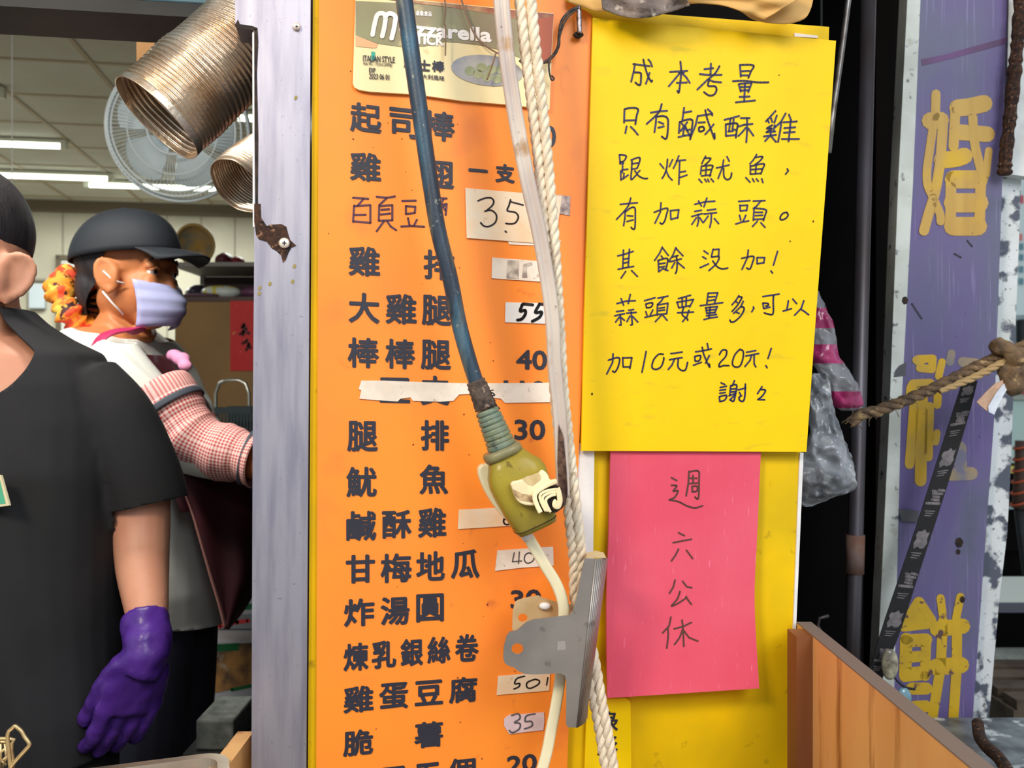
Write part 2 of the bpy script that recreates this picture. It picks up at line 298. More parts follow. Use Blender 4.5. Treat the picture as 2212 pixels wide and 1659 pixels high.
HAND_MENU = [ # origin 740,410 scale 4.424
[(100,75),(245,85)],[(200,85),(145,150)],[(110,150),(100,305)],[(110,155),(265,145),(265,315)],[(115,240),(220,238)],[(105,300),(265,315)],
[(325,65),(420,75),(500,62)],[(420,80),(350,145)],[(350,155),(345,295)],[(350,155),(475,145),(475,290)],[(370,190),(445,185)],[(365,235),(455,225)],[(345,295),(475,290)],[(395,300),(325,395)],[(425,300),(460,350),(512,385)],
[(570,105),(700,102)],[(605,155),(605,230)],[(605,155),(695,160),(690,220)],[(605,230),(690,220)],[(625,270),(640,340)],[(710,285),(680,345)],[(560,350),(660,345),(780,352)],
[(930,80),(995,82)],[(965,90),(940,130)],[(950,140),(995,135),(985,240)],[(960,165),(985,200)],[(930,175),(975,150)]]
HAND_35 = [[(1295,105),(1360,80),(1420,78),(1445,110),(1430,150),(1380,195)],[(1360,205),(1420,195),(1470,240),(1460,310),(1400,350),(1350,345),(1320,315)],[(1605,95),(1590,150),(1575,200),(1650,215),(1680,260),(1650,315),(1600,325),(1560,320)],[(1610,115),(1725,145)],[(1555,395),(1565,405)]]
def at(x0, y0, s): return lambda q: (x0+q[0]/s, y0+q[1]/s)
def curvy(lines): return [cr2(l, 4) if len(l) > 3 else l for l in lines]
PRINT = [('起',756,219,824,291),('司',841,230,907,302),('棒',914,236,983,308),('0',1176,270,1201,319),
('雞',756,326,823,395),('翅',912,341,981,410),('一',1012,363,1054,374),('支',1070,352,1112,397),('0',1175,362,1197,400),
('雞',753,530,821,599),('排',915,538,982,607),('大',753,631,820,700),('雞',833,633,900,702),('腿',911,636,975,705),
('棒',751,728,819,796),('棒',832,731,897,798),('腿',909,733,974,800),('40',1115,755,1182,800),
('豆',820,815,886,871),('支',909,811,971,876),('110',1088,821,1180,866),
('腿',750,909,816,976),('排',909,907,970,974),('30',1111,906,1178,951),('魷',748,1008,814,1074),('魚',906,1003,968,1068),
('鹹',748,1103,813,1169),('酥',825,1101,889,1164),('雞',903,1096,964,1162),
('甘',747,1197,810,1261),('梅',822,1194,889,1260),('地',899,1190,961,1256),('瓜',974,1186,1036,1251),
('炸',743,1291,809,1355),('湯',822,1287,885,1352),('圓',899,1281,959,1345),('30',1103,1272,1169,1315),
('煉',742,1387,796,1451),('乳',803,1382,856,1446),('銀',865,1378,914,1441),('絲',923,1373,973,1435),('卷',983,1368,1034,1431),
('雞',742,1479,807,1542),('蛋',819,1472,882,1535),('豆',896,1467,957,1526),('腐',970,1460,1031,1521),
('脆',741,1573,806,1636),('薯',895,1556,957,1618),('三',822,1653,878,1712),('五',896,1645,952,1708),('個',967,1634,1028,1698),('20',1095,1627,1160,1672)]
# ------------------------------------------------------------------ materials of the stall front
m_yel = M('yellow_plastic', (246,204,2), .45, spec=.25, col2=(240,194,2), ns=6, spots=[((205,180,30), 30, .62, .8, (1,1,3))], wave=('Z', 330, .10, (234,198,6), .10))
m_yelb = M('yellow_plastic_worn', (238,194,2), .5, spec=.25, col2=(214,178,10), ns=9, spots=[((150,120,20), 60, .66, .8)], wave=('Z', 330, .10, (222,182,4), .10))
m_pink = M('pink_plastic', (224,82,106), .45, spec=.3, col2=(230,96,118), ns=7, spots=[((250,140,170), 40, .66, .82, (9,9,1))], wave=('X', 260, .14, (212,70,96), .15))
m_org = M('orange_board', (255,146,44), .45, col2=(255,138,50), ns=5, spots=[((214,112,44), 55, .68, .8), ((236,126,52), 14, .6, .8)])
m_ink = M('sign_ink', (44,44,58), .5)
m_pen = M('blue_black_marker', (38,34,88), .5, col2=(40,32,60), ns=30)
m_penk = M('black_marker', (46,38,40), .5)
m_tape = M('white_tape', (240,228,214), .6, col2=(222,206,190), ns=40, spots=[((150,135,125), 130, .64, .78)])
m_label = M('paper_label', (236,218,192), .7, col2=(238,206,170), ns=35, spots=[((190,160,130), 90, .66, .8)])
m_steel = M('brushed_steel', (182,178,190), .38, .75, col2=(158,154,170), ns=14, stretch=(6,6,.6), spots=[((150,140,150), 300, .66, .76), ((120,95,75), 45, .74, .82)], bump=.05, bs=60, bstr=(30,30,1))
m_white = M('white_plastic', (236,234,232), .45, col2=(220,216,216), ns=20)
m_black = M('mottled_black', (22,18,18), .8, col2=(60,42,30), ns=90)
m_rust = M('rust', (70,44,32), .9, col2=(28,20,18), ns=160, spots=[((150,110,80), 200, .6, .7)], bump=.6, bs=300)
PO = Pl(P(690, 830, .88), -VV)          # the sign wall of the stall, turned with the building
# back board
bb = plate('backing_board', PO, [(676,-20),(1300,-20),(1382,27),(1791,58),(1789,130),(1729,978),(1706,1685),(665,1685)], .008, m_yelb, off=-.008,
      label='large yellow plastic backing board behind the orange menu and notices', cat='board')
plate('price_tag', PO, [(1716,71),(1767,77),(1766,82),(1716,79)], .0008, m_tape, bb, off=-.0068)
# orange menu
mn = thing('menu_board', PO.pt(960, 1659), 'tall orange menu board with black printed dish names and prices', 'menu board')
plate('panel', PO, [(689,-20),(1180,-20),(1270,26),(1278,33),(1262,700),(1246,1080),(1224,1690),(683,1690)], .005, m_org, mn)
mb = MB()
for ch, x0, y0, x1, y1 in PRINT:
    letter(mb, PO, .0006, ch, (x0, y0, x1, y1), 3.7 if ord(ch[0]) > 255 else 3.0, .1-(y0-300)*.000154)
obj('printed_lettering', mb, m_ink, mn)
obj('handwriting', MB().ink(PO, .0006, curvy(HAND_MENU), 4.2, at(740,410,4.424)), M('purple_marker', (82,44,66), .5), mn)
sp = MB()
for i in range(46):
    x, y = random.uniform(695, 1230), random.uniform(60, 1650); r = random.uniform(.8, 2.0)
    sp.patch(PO, .0004, [(x+r*math.cos(k), y+r*math.sin(k)*random.uniform(.6,1.4)) for k in range(6)])
obj('dirt_specks', sp, M('dirt', (120,50,30), .8), mn, kind='stuff')
def sticker(poly, mat, lines=(), w=3.0, to=None, pen=m_penk, off=.0014, name='price_sticker', lab=None):
    s = plate(name, PO, poly, .0008, mat, mn, off=off, label=lab)
    if lines: obj('handwriting', MB().ink(PO, off+.0004, curvy(lines), w, to), pen, s)
    return s
sticker([(1196,420),(1232,424),(1231,466),(1213,462),(1196,464)], M('taped_scrap', (200,180,172), .6, col2=(120,104,104), ns=120), off=.0010, lab='grubby tape scrap')
sticker([(1090,505),(1212,520),(1206,532),(1100,528)], m_tape, off=.0010)
sticker([(1005,406),(1214,424),(1199,528),(1008,514)], m_label, HAND_35, 3.6, at(740,410,4.424), off=.002, lab='large cream price sticker')
s = sticker([(1063,556),(1190,566),(1190,610),(1062,601)], m_tape)
obj('correction_smudge', MB().patch(PO, .0018, [(1097,562),(1121,563),(1120,602),(1094,601)]).patch(PO, .0018, [(1130,572),(1148,566),(1150,572),(1137,577),(1139,600),(1128,600)]), M('grey_smudge', (150,136,128), .7, col2=(216,204,190), ns=120), s)
sticker([(1092,653),(1192,655),(1190,700),(1091,696)], m_white, [[(770,1335),(745,1410),(800,1400),(800,1450),(760,1500),(715,1510)],[(780,1330),(885,1340)],[(960,1335),(915,1425),(985,1420),(960,1480),(880,1525)],[(960,1330),(1010,1335)]], 6.5, at(980,400,5.184), M('brush_ink', (24,22,26), .4))
cv = at(660,400,3.317)
sticker([cv(q) for q in [(400,1400),(560,1400),(860,1412),(1180,1420),(1780,1415),(1780,1555),(1430,1560),(1400,1530),(1300,1520),(1180,1495),(1100,1500),(1060,1545),(960,1552),(770,1545),(750,1520),(680,1530),(660,1550),(500,1540),(385,1530),(400,1470),(380,1462)]], m_tape, name='cover_tape', lab='long torn white tape over a dish')
c8 = at(980,1080,3.073)
sticker([(991,1101),(1193,1091),(1193,1130),(989,1143)], m_label, [[(372,82),(335,125),(335,155),(360,163),(388,140),(375,122),(340,128)]], 3.6, c8)
sticker([c8(q) for q in [(290,335),(660,310),(664,435),(450,450),(275,470)]], m_tape, [[(402,350),(390,410),(450,405)],[(436,345),(430,422)],[(500,350),(475,365),(470,400),(490,420),(525,405),(535,370),(500,350)]], 2.6, c8, M('grey_pen', (90,84,84), .6))
sticker([c8(q) for q in [(295,1170),(640,1140),(635,1265),(285,1295)]], m_label, [[(470,1170),(420,1185),(405,1220),(438,1218),(432,1240),(400,1255)],[(540,1190),(490,1210),(485,1240),(510,1250),(560,1225),(568,1200),(540,1190)],[(625,1180),(617,1228)]], 3.2, c8)
sticker([c8(q) for q in [(335,1452),(372,1425),(480,1420),(600,1410),(602,1470),(595,1528),(480,1540),(370,1555),(335,1500)]], M('correction_fluid', (232,206,210), .6, col2=(214,190,196), ns=70), [[(385,1430),(430,1420),(440,1450),(405,1475)],[(405,1480),(440,1485),(435,1520),(390,1545),(370,1530)],[(540,1420),(485,1432),(475,1470),(515,1470),(520,1500),(470,1520)]], 3.6, c8, M('faded_pen', (120,112,122), .7), name='correction_patch')
# yellow handwritten notice
no = thing('notice_board', PO.pt(1500, 976), 'yellow plastic notice with long handwritten Chinese message above the pink sheet', 'notice')
plate('panel', PO, [(1281,38),(1400,50),(1806,88),(1784,400),(1762,690),(1742,976),(1256,974),(1262,690)], .004, m_yel, no, off=.006)
mb = MB()
for hand, t in ((HAND_A, at(1340,120,5.53)), (HAND_B, at(1320,320,5.53)), (HAND_C, at(1320,520,5.53)), (HAND_D, at(1540,620,10.05)), (HAND_E, at(1300,730,5.53))):
    mb.ink(PO, .0066, curvy(hand), 3.9 if hand is HAND_A else 3.4, t)
obj('handwriting', mb, m_pen, no)
for x, y, r in ((1279,851,3),(1757,478,2.5),(1707,521,2),(1683,162,1.6)): obj('staple', MB().patch(PO, .0066, [(x+r*math.cos(k)*.7, y+r*math.sin(k)) for k in range(6)]), m_rust, no)
# pink sheet, curling off the board towards its foot
class Curl(Pl):
    def pt(s, x, y, off=0.0): t = max(0, (y-975)/530); return Pl.pt(s, x, y, off+.0012+.017*t*t)
PK = Curl(PO.p0, PO.n)
pk = thing('pink_notice', PO.pt(1475, 1508), 'pink ridged plastic sheet with four handwritten characters under the yellow notice', 'notice')
mb = MB(); n = 14; L_ = cr2([(1319,968),(1315,1150),(1310,1300),(1312,1508)], 5); R_ = cr2([(1644,968),(1636,1150),(1630,1300),(1640,1487)], 5); n = len(L_)
for a, b in zip(L_, R_): mb.v += [PK.pt(a[0]+(b[0]-a[0])*k/8, a[1]+(b[1]-a[1])*k/8) for k in range(9)]
for i in range(n-1):
    for k in range(8): mb.f.append((i*9+k, (i+1)*9+k, (i+1)*9+k+1, i*9+k+1))
obj('sheet', mb, m_pink, pk, solid=.003)
obj('handwriting', MB().ink(PK, .0006, curvy(HAND_PINK), 3.4, at(1400,1000,3.95)), M('brown_marker', (86,52,42), .6), pk)
plate('white_panel', PO, [(1246,955),(1284,965),(1281,1240),(1230,1240)], .003, m_white, off=-.002, label='narrow white plastic panel between the orange menu and pink sheet', cat='panel')
ys = thing('camera_sign', PO.pt(1325, 1659), 'small yellow plastic label with black characters behind the rope, below the pink sheet', 'sign')
plate('panel', PO, [(1268,1515),(1350,1508),(1358,1511),(1362,1518),(1364,1690),(1262,1690)], .003, M('yellow_acrylic', (255,214,0), .25), ys, off=-.002)
mb = MB(); letter(mb, PO, -.0014, '錄', (1288,1536,1335,1582), 2, 0); letter(mb, PO, -.0014, '影', (1290,1590,1335,1634), 2, 0); letter(mb, PO, -.0014, '中', (1290,1656,1335,1700), 2, 0)
obj('lettering', mb, m_ink, ys)
# carton panel of frozen cheese sticks, wired on
ct = thing('carton_panel', PO.pt(975, 235), 'flattened food carton panel with white lettering wired over the top of the orange menu', 'carton')
cb = plate('card', PO, [(768,-14),(1196,29),(1187,237),(1100,226),(1000,218),(900,204),(800,198),(776,194),(766,189),(762,180)], .003, M('cream_card', (244,226,176), .5, col2=(238,214,160), ns=10, spots=[((200,165,110), 60, .66, .8)]), ct, off=.0045)
o1 = .0050
obj('printed_band', MB().patch(PO, o1, [(768,2),(900,8),(1050,26),(1160,45),(1192,60),(1190,135),(1130,128),(1087,110),(1040,98),(990,92),(960,90),(917,100),(866,101),(816,94),(768,76)]), M('olive_print', (150,150,112), .5, col2=(136,112,94), ns=9, spots=[((190,180,130), 45, .6, .75)]), ct, label='olive green printed band')
obj('printed_band', MB().patch(PO, o1+.0002, [(768,-12),(1196,30),(1194,62),(1150,48),(1050,28),(960,14),(880,5)]), M('brick_print', (146,78,58), .5, col2=(190,150,110), ns=60), ct, label='brick red printed band')
obj('printed_band', MB().patch(PO, o1+.0003, [(1152,44),(1195,34),(1190,136),(1150,134)]), M('rust_print', (176,84,50), .5, col2=(150,62,38), ns=14), ct, label='rust red printed end')
obj('printed_band', MB().patch(PO, o1, [(768,76),(816,95),(812,104),(768,100)]), M('salmon_print', (228,176,130), .5), ct, label='salmon printed strip')
el = lambda cx, cy, rx, ry, n=20, rot=0: [(cx+rx*math.cos(k*2*math.pi/n)*math.cos(rot)-ry*math.sin(k*2*math.pi/n)*math.sin(rot), cy+rx*math.cos(k*2*math.pi/n)*math.sin(rot)+ry*math.sin(k*2*math.pi/n)*math.cos(rot)) for k in range(n)]
pic = MB().patch(PO, o1+.0002, el(1052,152,78,33,24,.12))
obj('food_picture', pic, M('bowl_print', (150,150,160), .5, col2=(192,186,176), ns=30), ct)
bl = MB()
for x, y in ((1015,153),(1033,160),(1052,166),(1074,170),(1093,160),(1062,150),(1040,146),(1082,150)): bl.patch(PO, o1+.0004, el(x, y, 11, 10))
obj('food_picture', bl, M('ball_print', (172,176,140), .5, col2=(140,150,110), ns=60), ct)
pl_ = MB(); pl_.ink(PO, o1+.0005, [cr2(l, 5) for l in [[(955,270),(970,190),(990,120),(1020,103),(1052,115),(1055,150),(1045,220),(1030,282)],[(1052,130),(1080,106),(1115,112),(1134,135),(1130,170),(1120,230),(1103,298)]]], 10, at(540,0,3.606), step=6e-6)
letter(pl_, PO, o1+.0005, 'zzarella', (896,46,1062,92), 3.5, .09); letter(pl_, PO, o1+.0005, 'STICK', (884,72,960,100), 2.5, .08)
letter(pl_, PO, o1+.0005, 'o', (862,44,898,84), 3.5, .05); letter(pl_, PO, o1+.0005, '金象食品', (898,22,933,36), .8, .08)
obj('printed_lettering', pl_, M('white_print', (244,236,232), .5), ct, label='large white lettering')
dk = MB(); letter(dk, PO, o1+.0005, 'ITALIAN STYLE', (784,119,853,136), .5, .05); letter(dk, PO, o1+.0005, 'Net Wt. : 70.5oz (2000g)', (785,133,847,145), .2, .05)
letter(dk, PO, o1+.0005, 'EXP', (797,146,811,157), .6, .05); letter(dk, PO, o1+.0005, '2023 06 01', (797,158,841,173), .5, .07)
letter(dk, PO, o1+.0005, '起', (872,122,898,148), 1.5, .08); letter(dk, PO, o1+.0005, '士', (904,128,930,154), 1.8, .08); letter(dk, PO, o1+.0005, '棒', (933,130,960,157), 1.8, .08)
letter(dk, PO, o1+.0005, '意大利風味', (900,158,960,175), .4, .1)
obj('printed_lettering', dk, m_ink, ct, label='small black lettering')
obj('printed_flag', MB().patch(PO, o1+.0003, [(802,111),(810,112),(810,131),(802,130)]), M('green_print', (60,170,150), .5), ct)
# wires that hold the carton
m_wire = M('dark_wire', (50,44,44), .6, col2=(96,84,72), ns=200)
tw = thing('tie_wire', PO.pt(1215, 140), 'dark twisted wire tying the carton panel to a nail at the top of the menu', 'wire')
def wire(name, pts, r, mat, par, off=.012, n=8): return obj(name, MB().tube([PO.pt(x, y, off) for x, y in cr2(pts, 6)], r, n), mat, par, smooth=True)
wire('wire_strand', [(1249,16),(1232,24),(1214,45),(1208,75),(1206,100),(1195,120),(1175,135),(1140,140),(1122,130)], .0016, m_wire, tw)
wire('wire_strand', [(1246,20),(1228,36),(1218,52),(1209,80),(1203,112),(1188,128),(1186,150),(1191,172),(1197,170),(1191,163)], .0009, m_wire, tw, .014)
wire('nail', [(1250,14),(1251,45),(1252,72)], .0026, M('nail_steel', (170,160,165), .4, .8, col2=(80,60,50), ns=150), tw, .010)
wire('wire_strand', [(1241,72),(1248,78),(1257,72)], .0028, m_black, tw, .006)
t2 = thing('bare_wire', PO.pt(1040, 170), 'thin rusty wire trailing loose across the carton panel between cable and strap', 'wire')
wire('wire_strand', [(993,-15),(1003,20),(1022,68),(1040,92),(1066,110),(1086,120),(1105,126)], .0009, M('rusty_wire', (140,112,92), .7), t2)
wire('wire_strand', [(1072,112),(1064,138),(1052,172)], .0008, MATS['rusty_wire'], t2)
t3 = obj('short_wire', MB().tube([PO.pt(x, y, .012) for x, y in cr2([(958,-15),(963,18),(960,50),(963,62),(962,120)], 6)], .0008, 6), MATS['rusty_wire'], label='short thin wire hanging straight down just right of the thick cable', cat='wire')
# steel post
ps = thing('steel_post', PO.pt(605, 1680), 'brushed stainless steel post between the open kitchen and the orange menu', 'post')
plate('post_sheet', PO, [(506,-600),(673,-600),(671,-20),(667,800),(661,1690),(543,1690),(546,900),(549,560),(548,58),(508,54)], .045, m_steel, ps, off=-.002)
ed = MB(); ed.patch(PO, .0002-.002, [(545,70),(549,70),(550,490),(546,490)]); obj('bright_edge', ed, m_white, ps)
dk = MB().patch(PO, -.0015, [(549,62),(556,60),(558,90),(555,160),(558,300),(557,440),(562,490),(552,486),(550,300)]).patch(PO, -.0015, [(508,52),(514,42),(518,52),(545,56),(555,60),(553,68),(545,64),(508,58)])
obj('black_rim', dk, m_black, ps)  # black patches along the post's left edge and step
c9 = at(540,440,8.294)
obj('rust_hole', MB().patch(PO, -.0013, [c9(q) for q in [(75,0),(190,0),(200,250),(300,400),(370,375),(560,365),(650,410),(690,560),(720,650),(830,750),(740,790),(690,880),(640,1010),(590,1060),(560,930),(480,850),(390,800),(300,680),(230,660),(160,640),(110,560),(75,320)]]), m_rust, ps)
def screw(x, y, r, par):
    c = PO.pt(x, y, .0); R_ = r*.00046
    s = obj('screw', MB().rings([[c+(UU*math.cos(a)+ZZ*math.sin(a))*R_*q+PO.n*h for a in [k*math.pi/9 for k in range(18)]] for q, h in ((1,-.002),(1,.0005),(.75,.0016),(.35,.0019))]), M('screw_head', (236,222,208), .35, .4), par, smooth=True)
    obj('screw_recess', MB().ink(PO, .0022, [[(x-r*.35, y),(x+r*.35, y)],[(x, y-r*.35),(x, y+r*.35)]], r*.22), m_ink, s)
screw(641, 57, 8, ps); screw(614, 525, 11, ps)
sm = MB()
for x, y in ((561,622),(560,634),(639,211),(636,575),(632,608),(583,613)): sm.patch(PO, -.0014, el(x, y, 3.5, 5, 8, .4))
obj('paint_fleck', sm, M('old_paint', (150,135,80), .8), ps, kind='stuff')
# grey edge strip right of the yellow boards
plate('edge_strip', PO, [(1728,978),(1736,978),(1718,1400),(1712,1400)], .01, m_white, off=-.006, label='thin pale grey edge strip right of the yellow backing board', cat='strip')
# ------------------------------------------------------------------ cable, plug, strap, rope and clip hanging before the signs
FR = Pl(PO.pt(1150, 1000, .075), PO.n)
px = .00042
m_cab = M('blue_rubber', (52,74,92), .42, col2=(34,34,46), ns=22, stretch=(1.6,1.6,.25), spots=[((128,126,108), 30, .54, .70, (1.5,1.5,.22)), ((60,118,146), 24, .60, .74, (1,1,.3)), ((150,150,140), 160, .66, .74)], bump=.1, bs=400)
pc = thing('power_cable', FR.pt(1090, 1150), 'thick worn blue power cable with yellowed plug hanging before the orange menu', 'cable')
path = [FR.pt(x, y) for x, y in cr2([(800,-640),(830,-320),(869,-30),(884,80),(901,200),(917,310),(932,410),(947,500),(972,600),(992,700),(1014,780),(1035,845),(1047,878)], 6)]
obj('cord', MB().tube(path, lambda t: .0079-.0012*t, 20), m_cab, pc, smooth=True)
fr = MB().tube([FR.pt(x, y) for x, y in cr2([(1027,822),(1038,850),(1050,882)], 6)], [.0080,.0088,.0082,.0094,.0088,.0096,.0090,.0098,.0094,.0099,.0102,.0098,.0104], 16)
obj('frayed_tape', fr, M('frayed_sheath', (92,78,70), .9, col2=(50,42,40), ns=120, bump=.8, bs=350, spots=[((170,140,120), 150, .6, .7)]), pc, smooth=True)
fz = MB()
for k in range(14):
    x0, y0 = random.uniform(1046,1058), random.uniform(830,876); a = random.uniform(-.6, 1.2); l = random.uniform(10, 24)
    fz.tube([FR.pt(x0+l*s*math.cos(a)+4*math.sin(3*s+k), y0+l*s*math.sin(a)+5*s*s, .004) for s in (0,.25,.5,.75,1)], .0006, 5)
obj('loose_threads', fz, m_black, pc, kind='stuff')
def ax(t): return (1051+(1088-1051)*t, 884+(975-884)*t)       # strain relief
sr = MB(); N_ = 60; rs = []
for i in range(N_+1):
    t = i/N_; rs.append((.0108+.003*t)*(.88 if (t*9) % 1 < .2 else 1))
sr.tube([FR.pt(*ax(i/N_)) for i in range(N_+1)], rs, 22)
obj('strain_relief', sr, M('teal_rubber', (104,124,114), .4, col2=(126,130,96), ns=40, spots=[((70,70,60), 120, .6, .72)]), pc, smooth=True)
dirv = (75/177, 160/177); nrm = (160/177, -75/177)
def sect(t, w, dp, cx=0.0, n=28, e=4.0):
    x, y = 1081+78*t+nrm[0]*cx, 968+172*t+nrm[1]*cx; r = []
    for k in range(n):
        a = 2*math.pi*k/n; c, s = math.cos(a), math.sin(a)
        u = math.copysign(abs(c)**(2/e), c); v = math.copysign(abs(s)**(2/e), s)
        r.append(FR.pt(x+nrm[0]*w*u, y+nrm[1]*w*u)+FR.n*dp*v)
    return r
m_plug = M('yellowed_plastic', (178,160,58), .28, col2=(158,142,62), ns=30, spots=[((104,84,34), 110, .62, .74)], trans=.25, ior=1.3)
obj('collar', MB().rings([sect(t, w, d, e=3) for t, w, d in ((0,30,.012),(.0,40,.016),(.03,43,.018),(.08,43,.018),(.11,40,.015),(.11,30,.012))]), M('collar_rubber', (142,134,92), .4, col2=(110,108,84), ns=60), pc, smooth=True)
obj('plug_body', MB().rings([sect(*q) for q in ((.08,34,.011,3),(.10,40,.014,4),(.20,50,.017,5),(.28,60,.019,7),(.38,64,.020,7),(.55,62,.021,5),(.75,55,.020,2),(.92,48,.019,0),(.99,44,.017,0),(1.0,39,.013,0))]), m_plug, pc, smooth=True)
obj('plug_groove', MB().rings([sect(*q) for q in ((.935,47.9,.0189),(.944,47.9,.0189))]), m_black, pc, smooth=True)
# white extension socket under the plug, and its lead
ec = thing('extension_lead', FR.pt(1170, 1659), 'white flat extension lead running from the plug down behind the bulldog clip', 'cable')
m_ivory = M('ivory_plastic', (238,228,190), .4, col2=(226,216,186), ns=25)
BK = Pl(FR.p0-FR.n*.014, FR.n)
plate('socket', BK, cr2([(1043,1003),(1034,1012),(1036,1034),(1055,1075),(1084,1114),(1114,1143),(1128,1158),(1152,1152),(1158,1130),(1140,1040),(1095,1000)], 3), .012, m_ivory, ec, bevel=.002)
obj('ferrule', MB().tube([BK.pt(x, y, .006) for x, y in ((1127,1128),(1131,1140),(1134,1150),(1138,1160),(1140,1164))], [(.0085,.006),(.0078,.0055),(.0085,.006),(.0074,.005),(.0066,.0045)], 16), m_white, ec, smooth=True)
flat = [(math.copysign(abs(math.cos(a))**.6, math.cos(a)), math.sin(a)*(.8+.25*abs(math.cos(a)))) for a in [k*math.pi/10 for k in range(20)]]
lead = cr2([(1134,1148),(1150,1175),(1178,1222),(1200,1258),(1213,1290),(1218,1320),(1215,1370),(1212,1440),(1208,1480),(1200,1530),(1190,1580),(1180,1630),(1160,1700)], 6)
obj('lead', MB().tube([BK.pt(x, y, .004) for x, y in lead], (.0052,.003), 20, prof=flat, up=(1,0,0)), m_ivory, ec, smooth=True)
# flat twin strap folded round the plug
m_strap = M('grimy_cream_plastic', (206,192,180), .4, col2=(178,160,152), ns=20, stretch=(1,1,.4), spots=[((168,132,96), 60, .6, .74, (1,1,.6)), ((92,66,52), 140, .68, .76)])
fc = thing('flat_cable', FR.pt(1190, 1100), 'grimy cream twin flat cable hanging from above with its end looped round the plug', 'cable')
eight = []
for k in range(28):
    a = 2*math.pi*k/28; eight.append((math.cos(a), math.sin(a)*(.30+.95*abs(math.cos(a))**1.1)))
SP = Pl(FR.p0+FR.n*.004, FR.n)
sp_ = cr2([(1046,-640),(1062,-320),(1081,-30),(1092,100),(1107,210),(1124,310),(1146,420),(1164,500),(1183,610),(1194,700),(1198,790),(1209,900),(1214,1000),(1217,1075)], 6)
obj('cable_length', MB().tube([SP.pt(x, y) for x, y in sp_], lambda t: (.0077-.0016*t, .0042), 28, prof=eight, up=(1,.12,0)), m_strap, fc, smooth=True)
dark = MB()
for poly in ([(1207,915),(1217,945),(1223,1005),(1226,1060),(1222,1092),(1208,1085),(1204,1000)], [(1216,1000),(1224,1020),(1226,1070),(1220,1090)]):
    dark.add([SP.pt(x, y, .0040) for x, y in poly], [tuple(range(len(poly)))])
obj('grease_mark', dark, M('grease', (62,36,26), .4, col2=(110,80,60), ns=150), fc)
def band(pts, wd, dp, off): return MB().tube([SP.pt(x, y, off+o) for x, y, o in pts], (dp, wd), 12, up=tuple(FR.n), prof=[(math.copysign(abs(math.cos(a))**.5, math.cos(a)), math.copysign(abs(math.sin(a))**.5, math.sin(a))) for a in [k*math.pi/8 for k in range(16)]])
c10 = at(1040,940,7.214)
m_cream = M('warm_cream_plastic', (250,236,190), .35, col2=(236,214,170), ns=30)
plate('end_block', SP, cr2([c10(p) for p in [(458,775),(480,728),(560,712),(640,690),(760,640),(900,592),(935,545),(985,560),(1040,620),(1078,705),(1165,685),(1185,730),(1165,775),(1000,820),(880,880),(835,960),(850,1050),(835,1098),(740,1098),(640,1080),(560,1020),(500,900)]], 2), .006, m_cream, fc, off=.024, bevel=.0016)
obj('painted_recess', MB().patch(SP, .0243, [c10(p) for p in [(478,835),(540,862),(640,915),(770,930),(800,960),(800,1050),(690,1035),(590,1010),(520,940)]]), M('brown_mouth_shade', (116,84,60), .5, col2=(206,176,130), ns=110), fc)  # flat brown patch painted as the shadow in the block's mouth
obj('painted_recess', MB().patch(SP, .0243, [c10(p) for p in [(640,690),(700,640),(900,590),(925,640),(920,700),(800,790),(730,770)]]), M('tan_recess', (214,190,140), .5, col2=(190,160,110), ns=90), fc)
plate('loop_gap_shade', SP, [c10(p) for p in [(815,940),(870,870),(1160,772),(1200,790),(1240,860),(1290,1080),(1270,1130),(1170,1205),(1100,1210),(960,1200),(900,1175)]], .004, m_black, fc, off=.0225)  # black plate put in as the shade between the loops
for pts, w_, o_ in (([(1170,712),(1000,790),(865,880),(828,965),(862,1085),(920,1205)], .0021, .0270), ([(1165,842),(1010,870),(915,930),(925,1030),(1000,1185)], .0012, .0264), ([(1160,885),(1050,905),(960,960),(965,1050),(1035,1190)], .0012, .0268), ([(1155,925),(1080,945),(1010,995),(1010,1070),(1075,1200)], .0012, .0272), ([(1180,825),(1205,900),(1222,1020),(1195,1108),(1148,1098),(1148,1050),(1172,1022)], .0024, .0276)):
    q = cr2([c10(p) for p in pts], 6)
    obj('wrapped_loop', band([(x, y, 0) for x, y in q], w_, .0014, o_), m_cream, fc, smooth=True)
# doubled rope
m_rope = M('twisted_nylon', (236,222,198), .75, col2=(218,200,176), ns=60, bump=.5, bs=700, bstr=(1,1,.3), spots=[((160,138,116), 80, .62, .76)])
rp = thing('rope', FR.pt(1320, 1659), 'doubled twisted beige rope running down right of the flat cable through the clip', 'rope')
RO = Pl(FR.p0-FR.n*.004, FR.n)
def rope_len(pts, R, pitch, off, ph=0.0):
    c = [RO.pt(x, y, off(i/(len(pts)-1)) if callable(off) else off) for i, (x, y) in enumerate(cr2(pts, 12))] if False else None
    q = cr2(pts, 26); ctr = [RO.pt(x, y, off(y)) for x, y in q]; mb = MB(); s = 0; S_ = [0]
    for a, b in zip(ctr, ctr[1:]): s += (b-a).length; S_.append(s)
    for k in range(3):
        pp = []
        for i, c_ in enumerate(ctr):
            t = (ctr[min(i+1, len(ctr)-1)]-ctr[max(i-1, 0)]).normalized(); nx = (FR.n-t*FR.n.dot(t)).normalized(); ny = t.cross(nx)
            a = 2*math.pi*S_[i]/pitch+2*math.pi*k/3+ph; pp.append(c_+(nx*math.cos(a)+ny*math.sin(a))*R*.50)
        mb.tube(pp, R*.54, 9)
    return mb
offB = lambda y: 0 if y < 1150 else (-.012*min(1, (y-1150)/80) if y < 1420 else -.012+.008*min(1, (y-1420)/60))
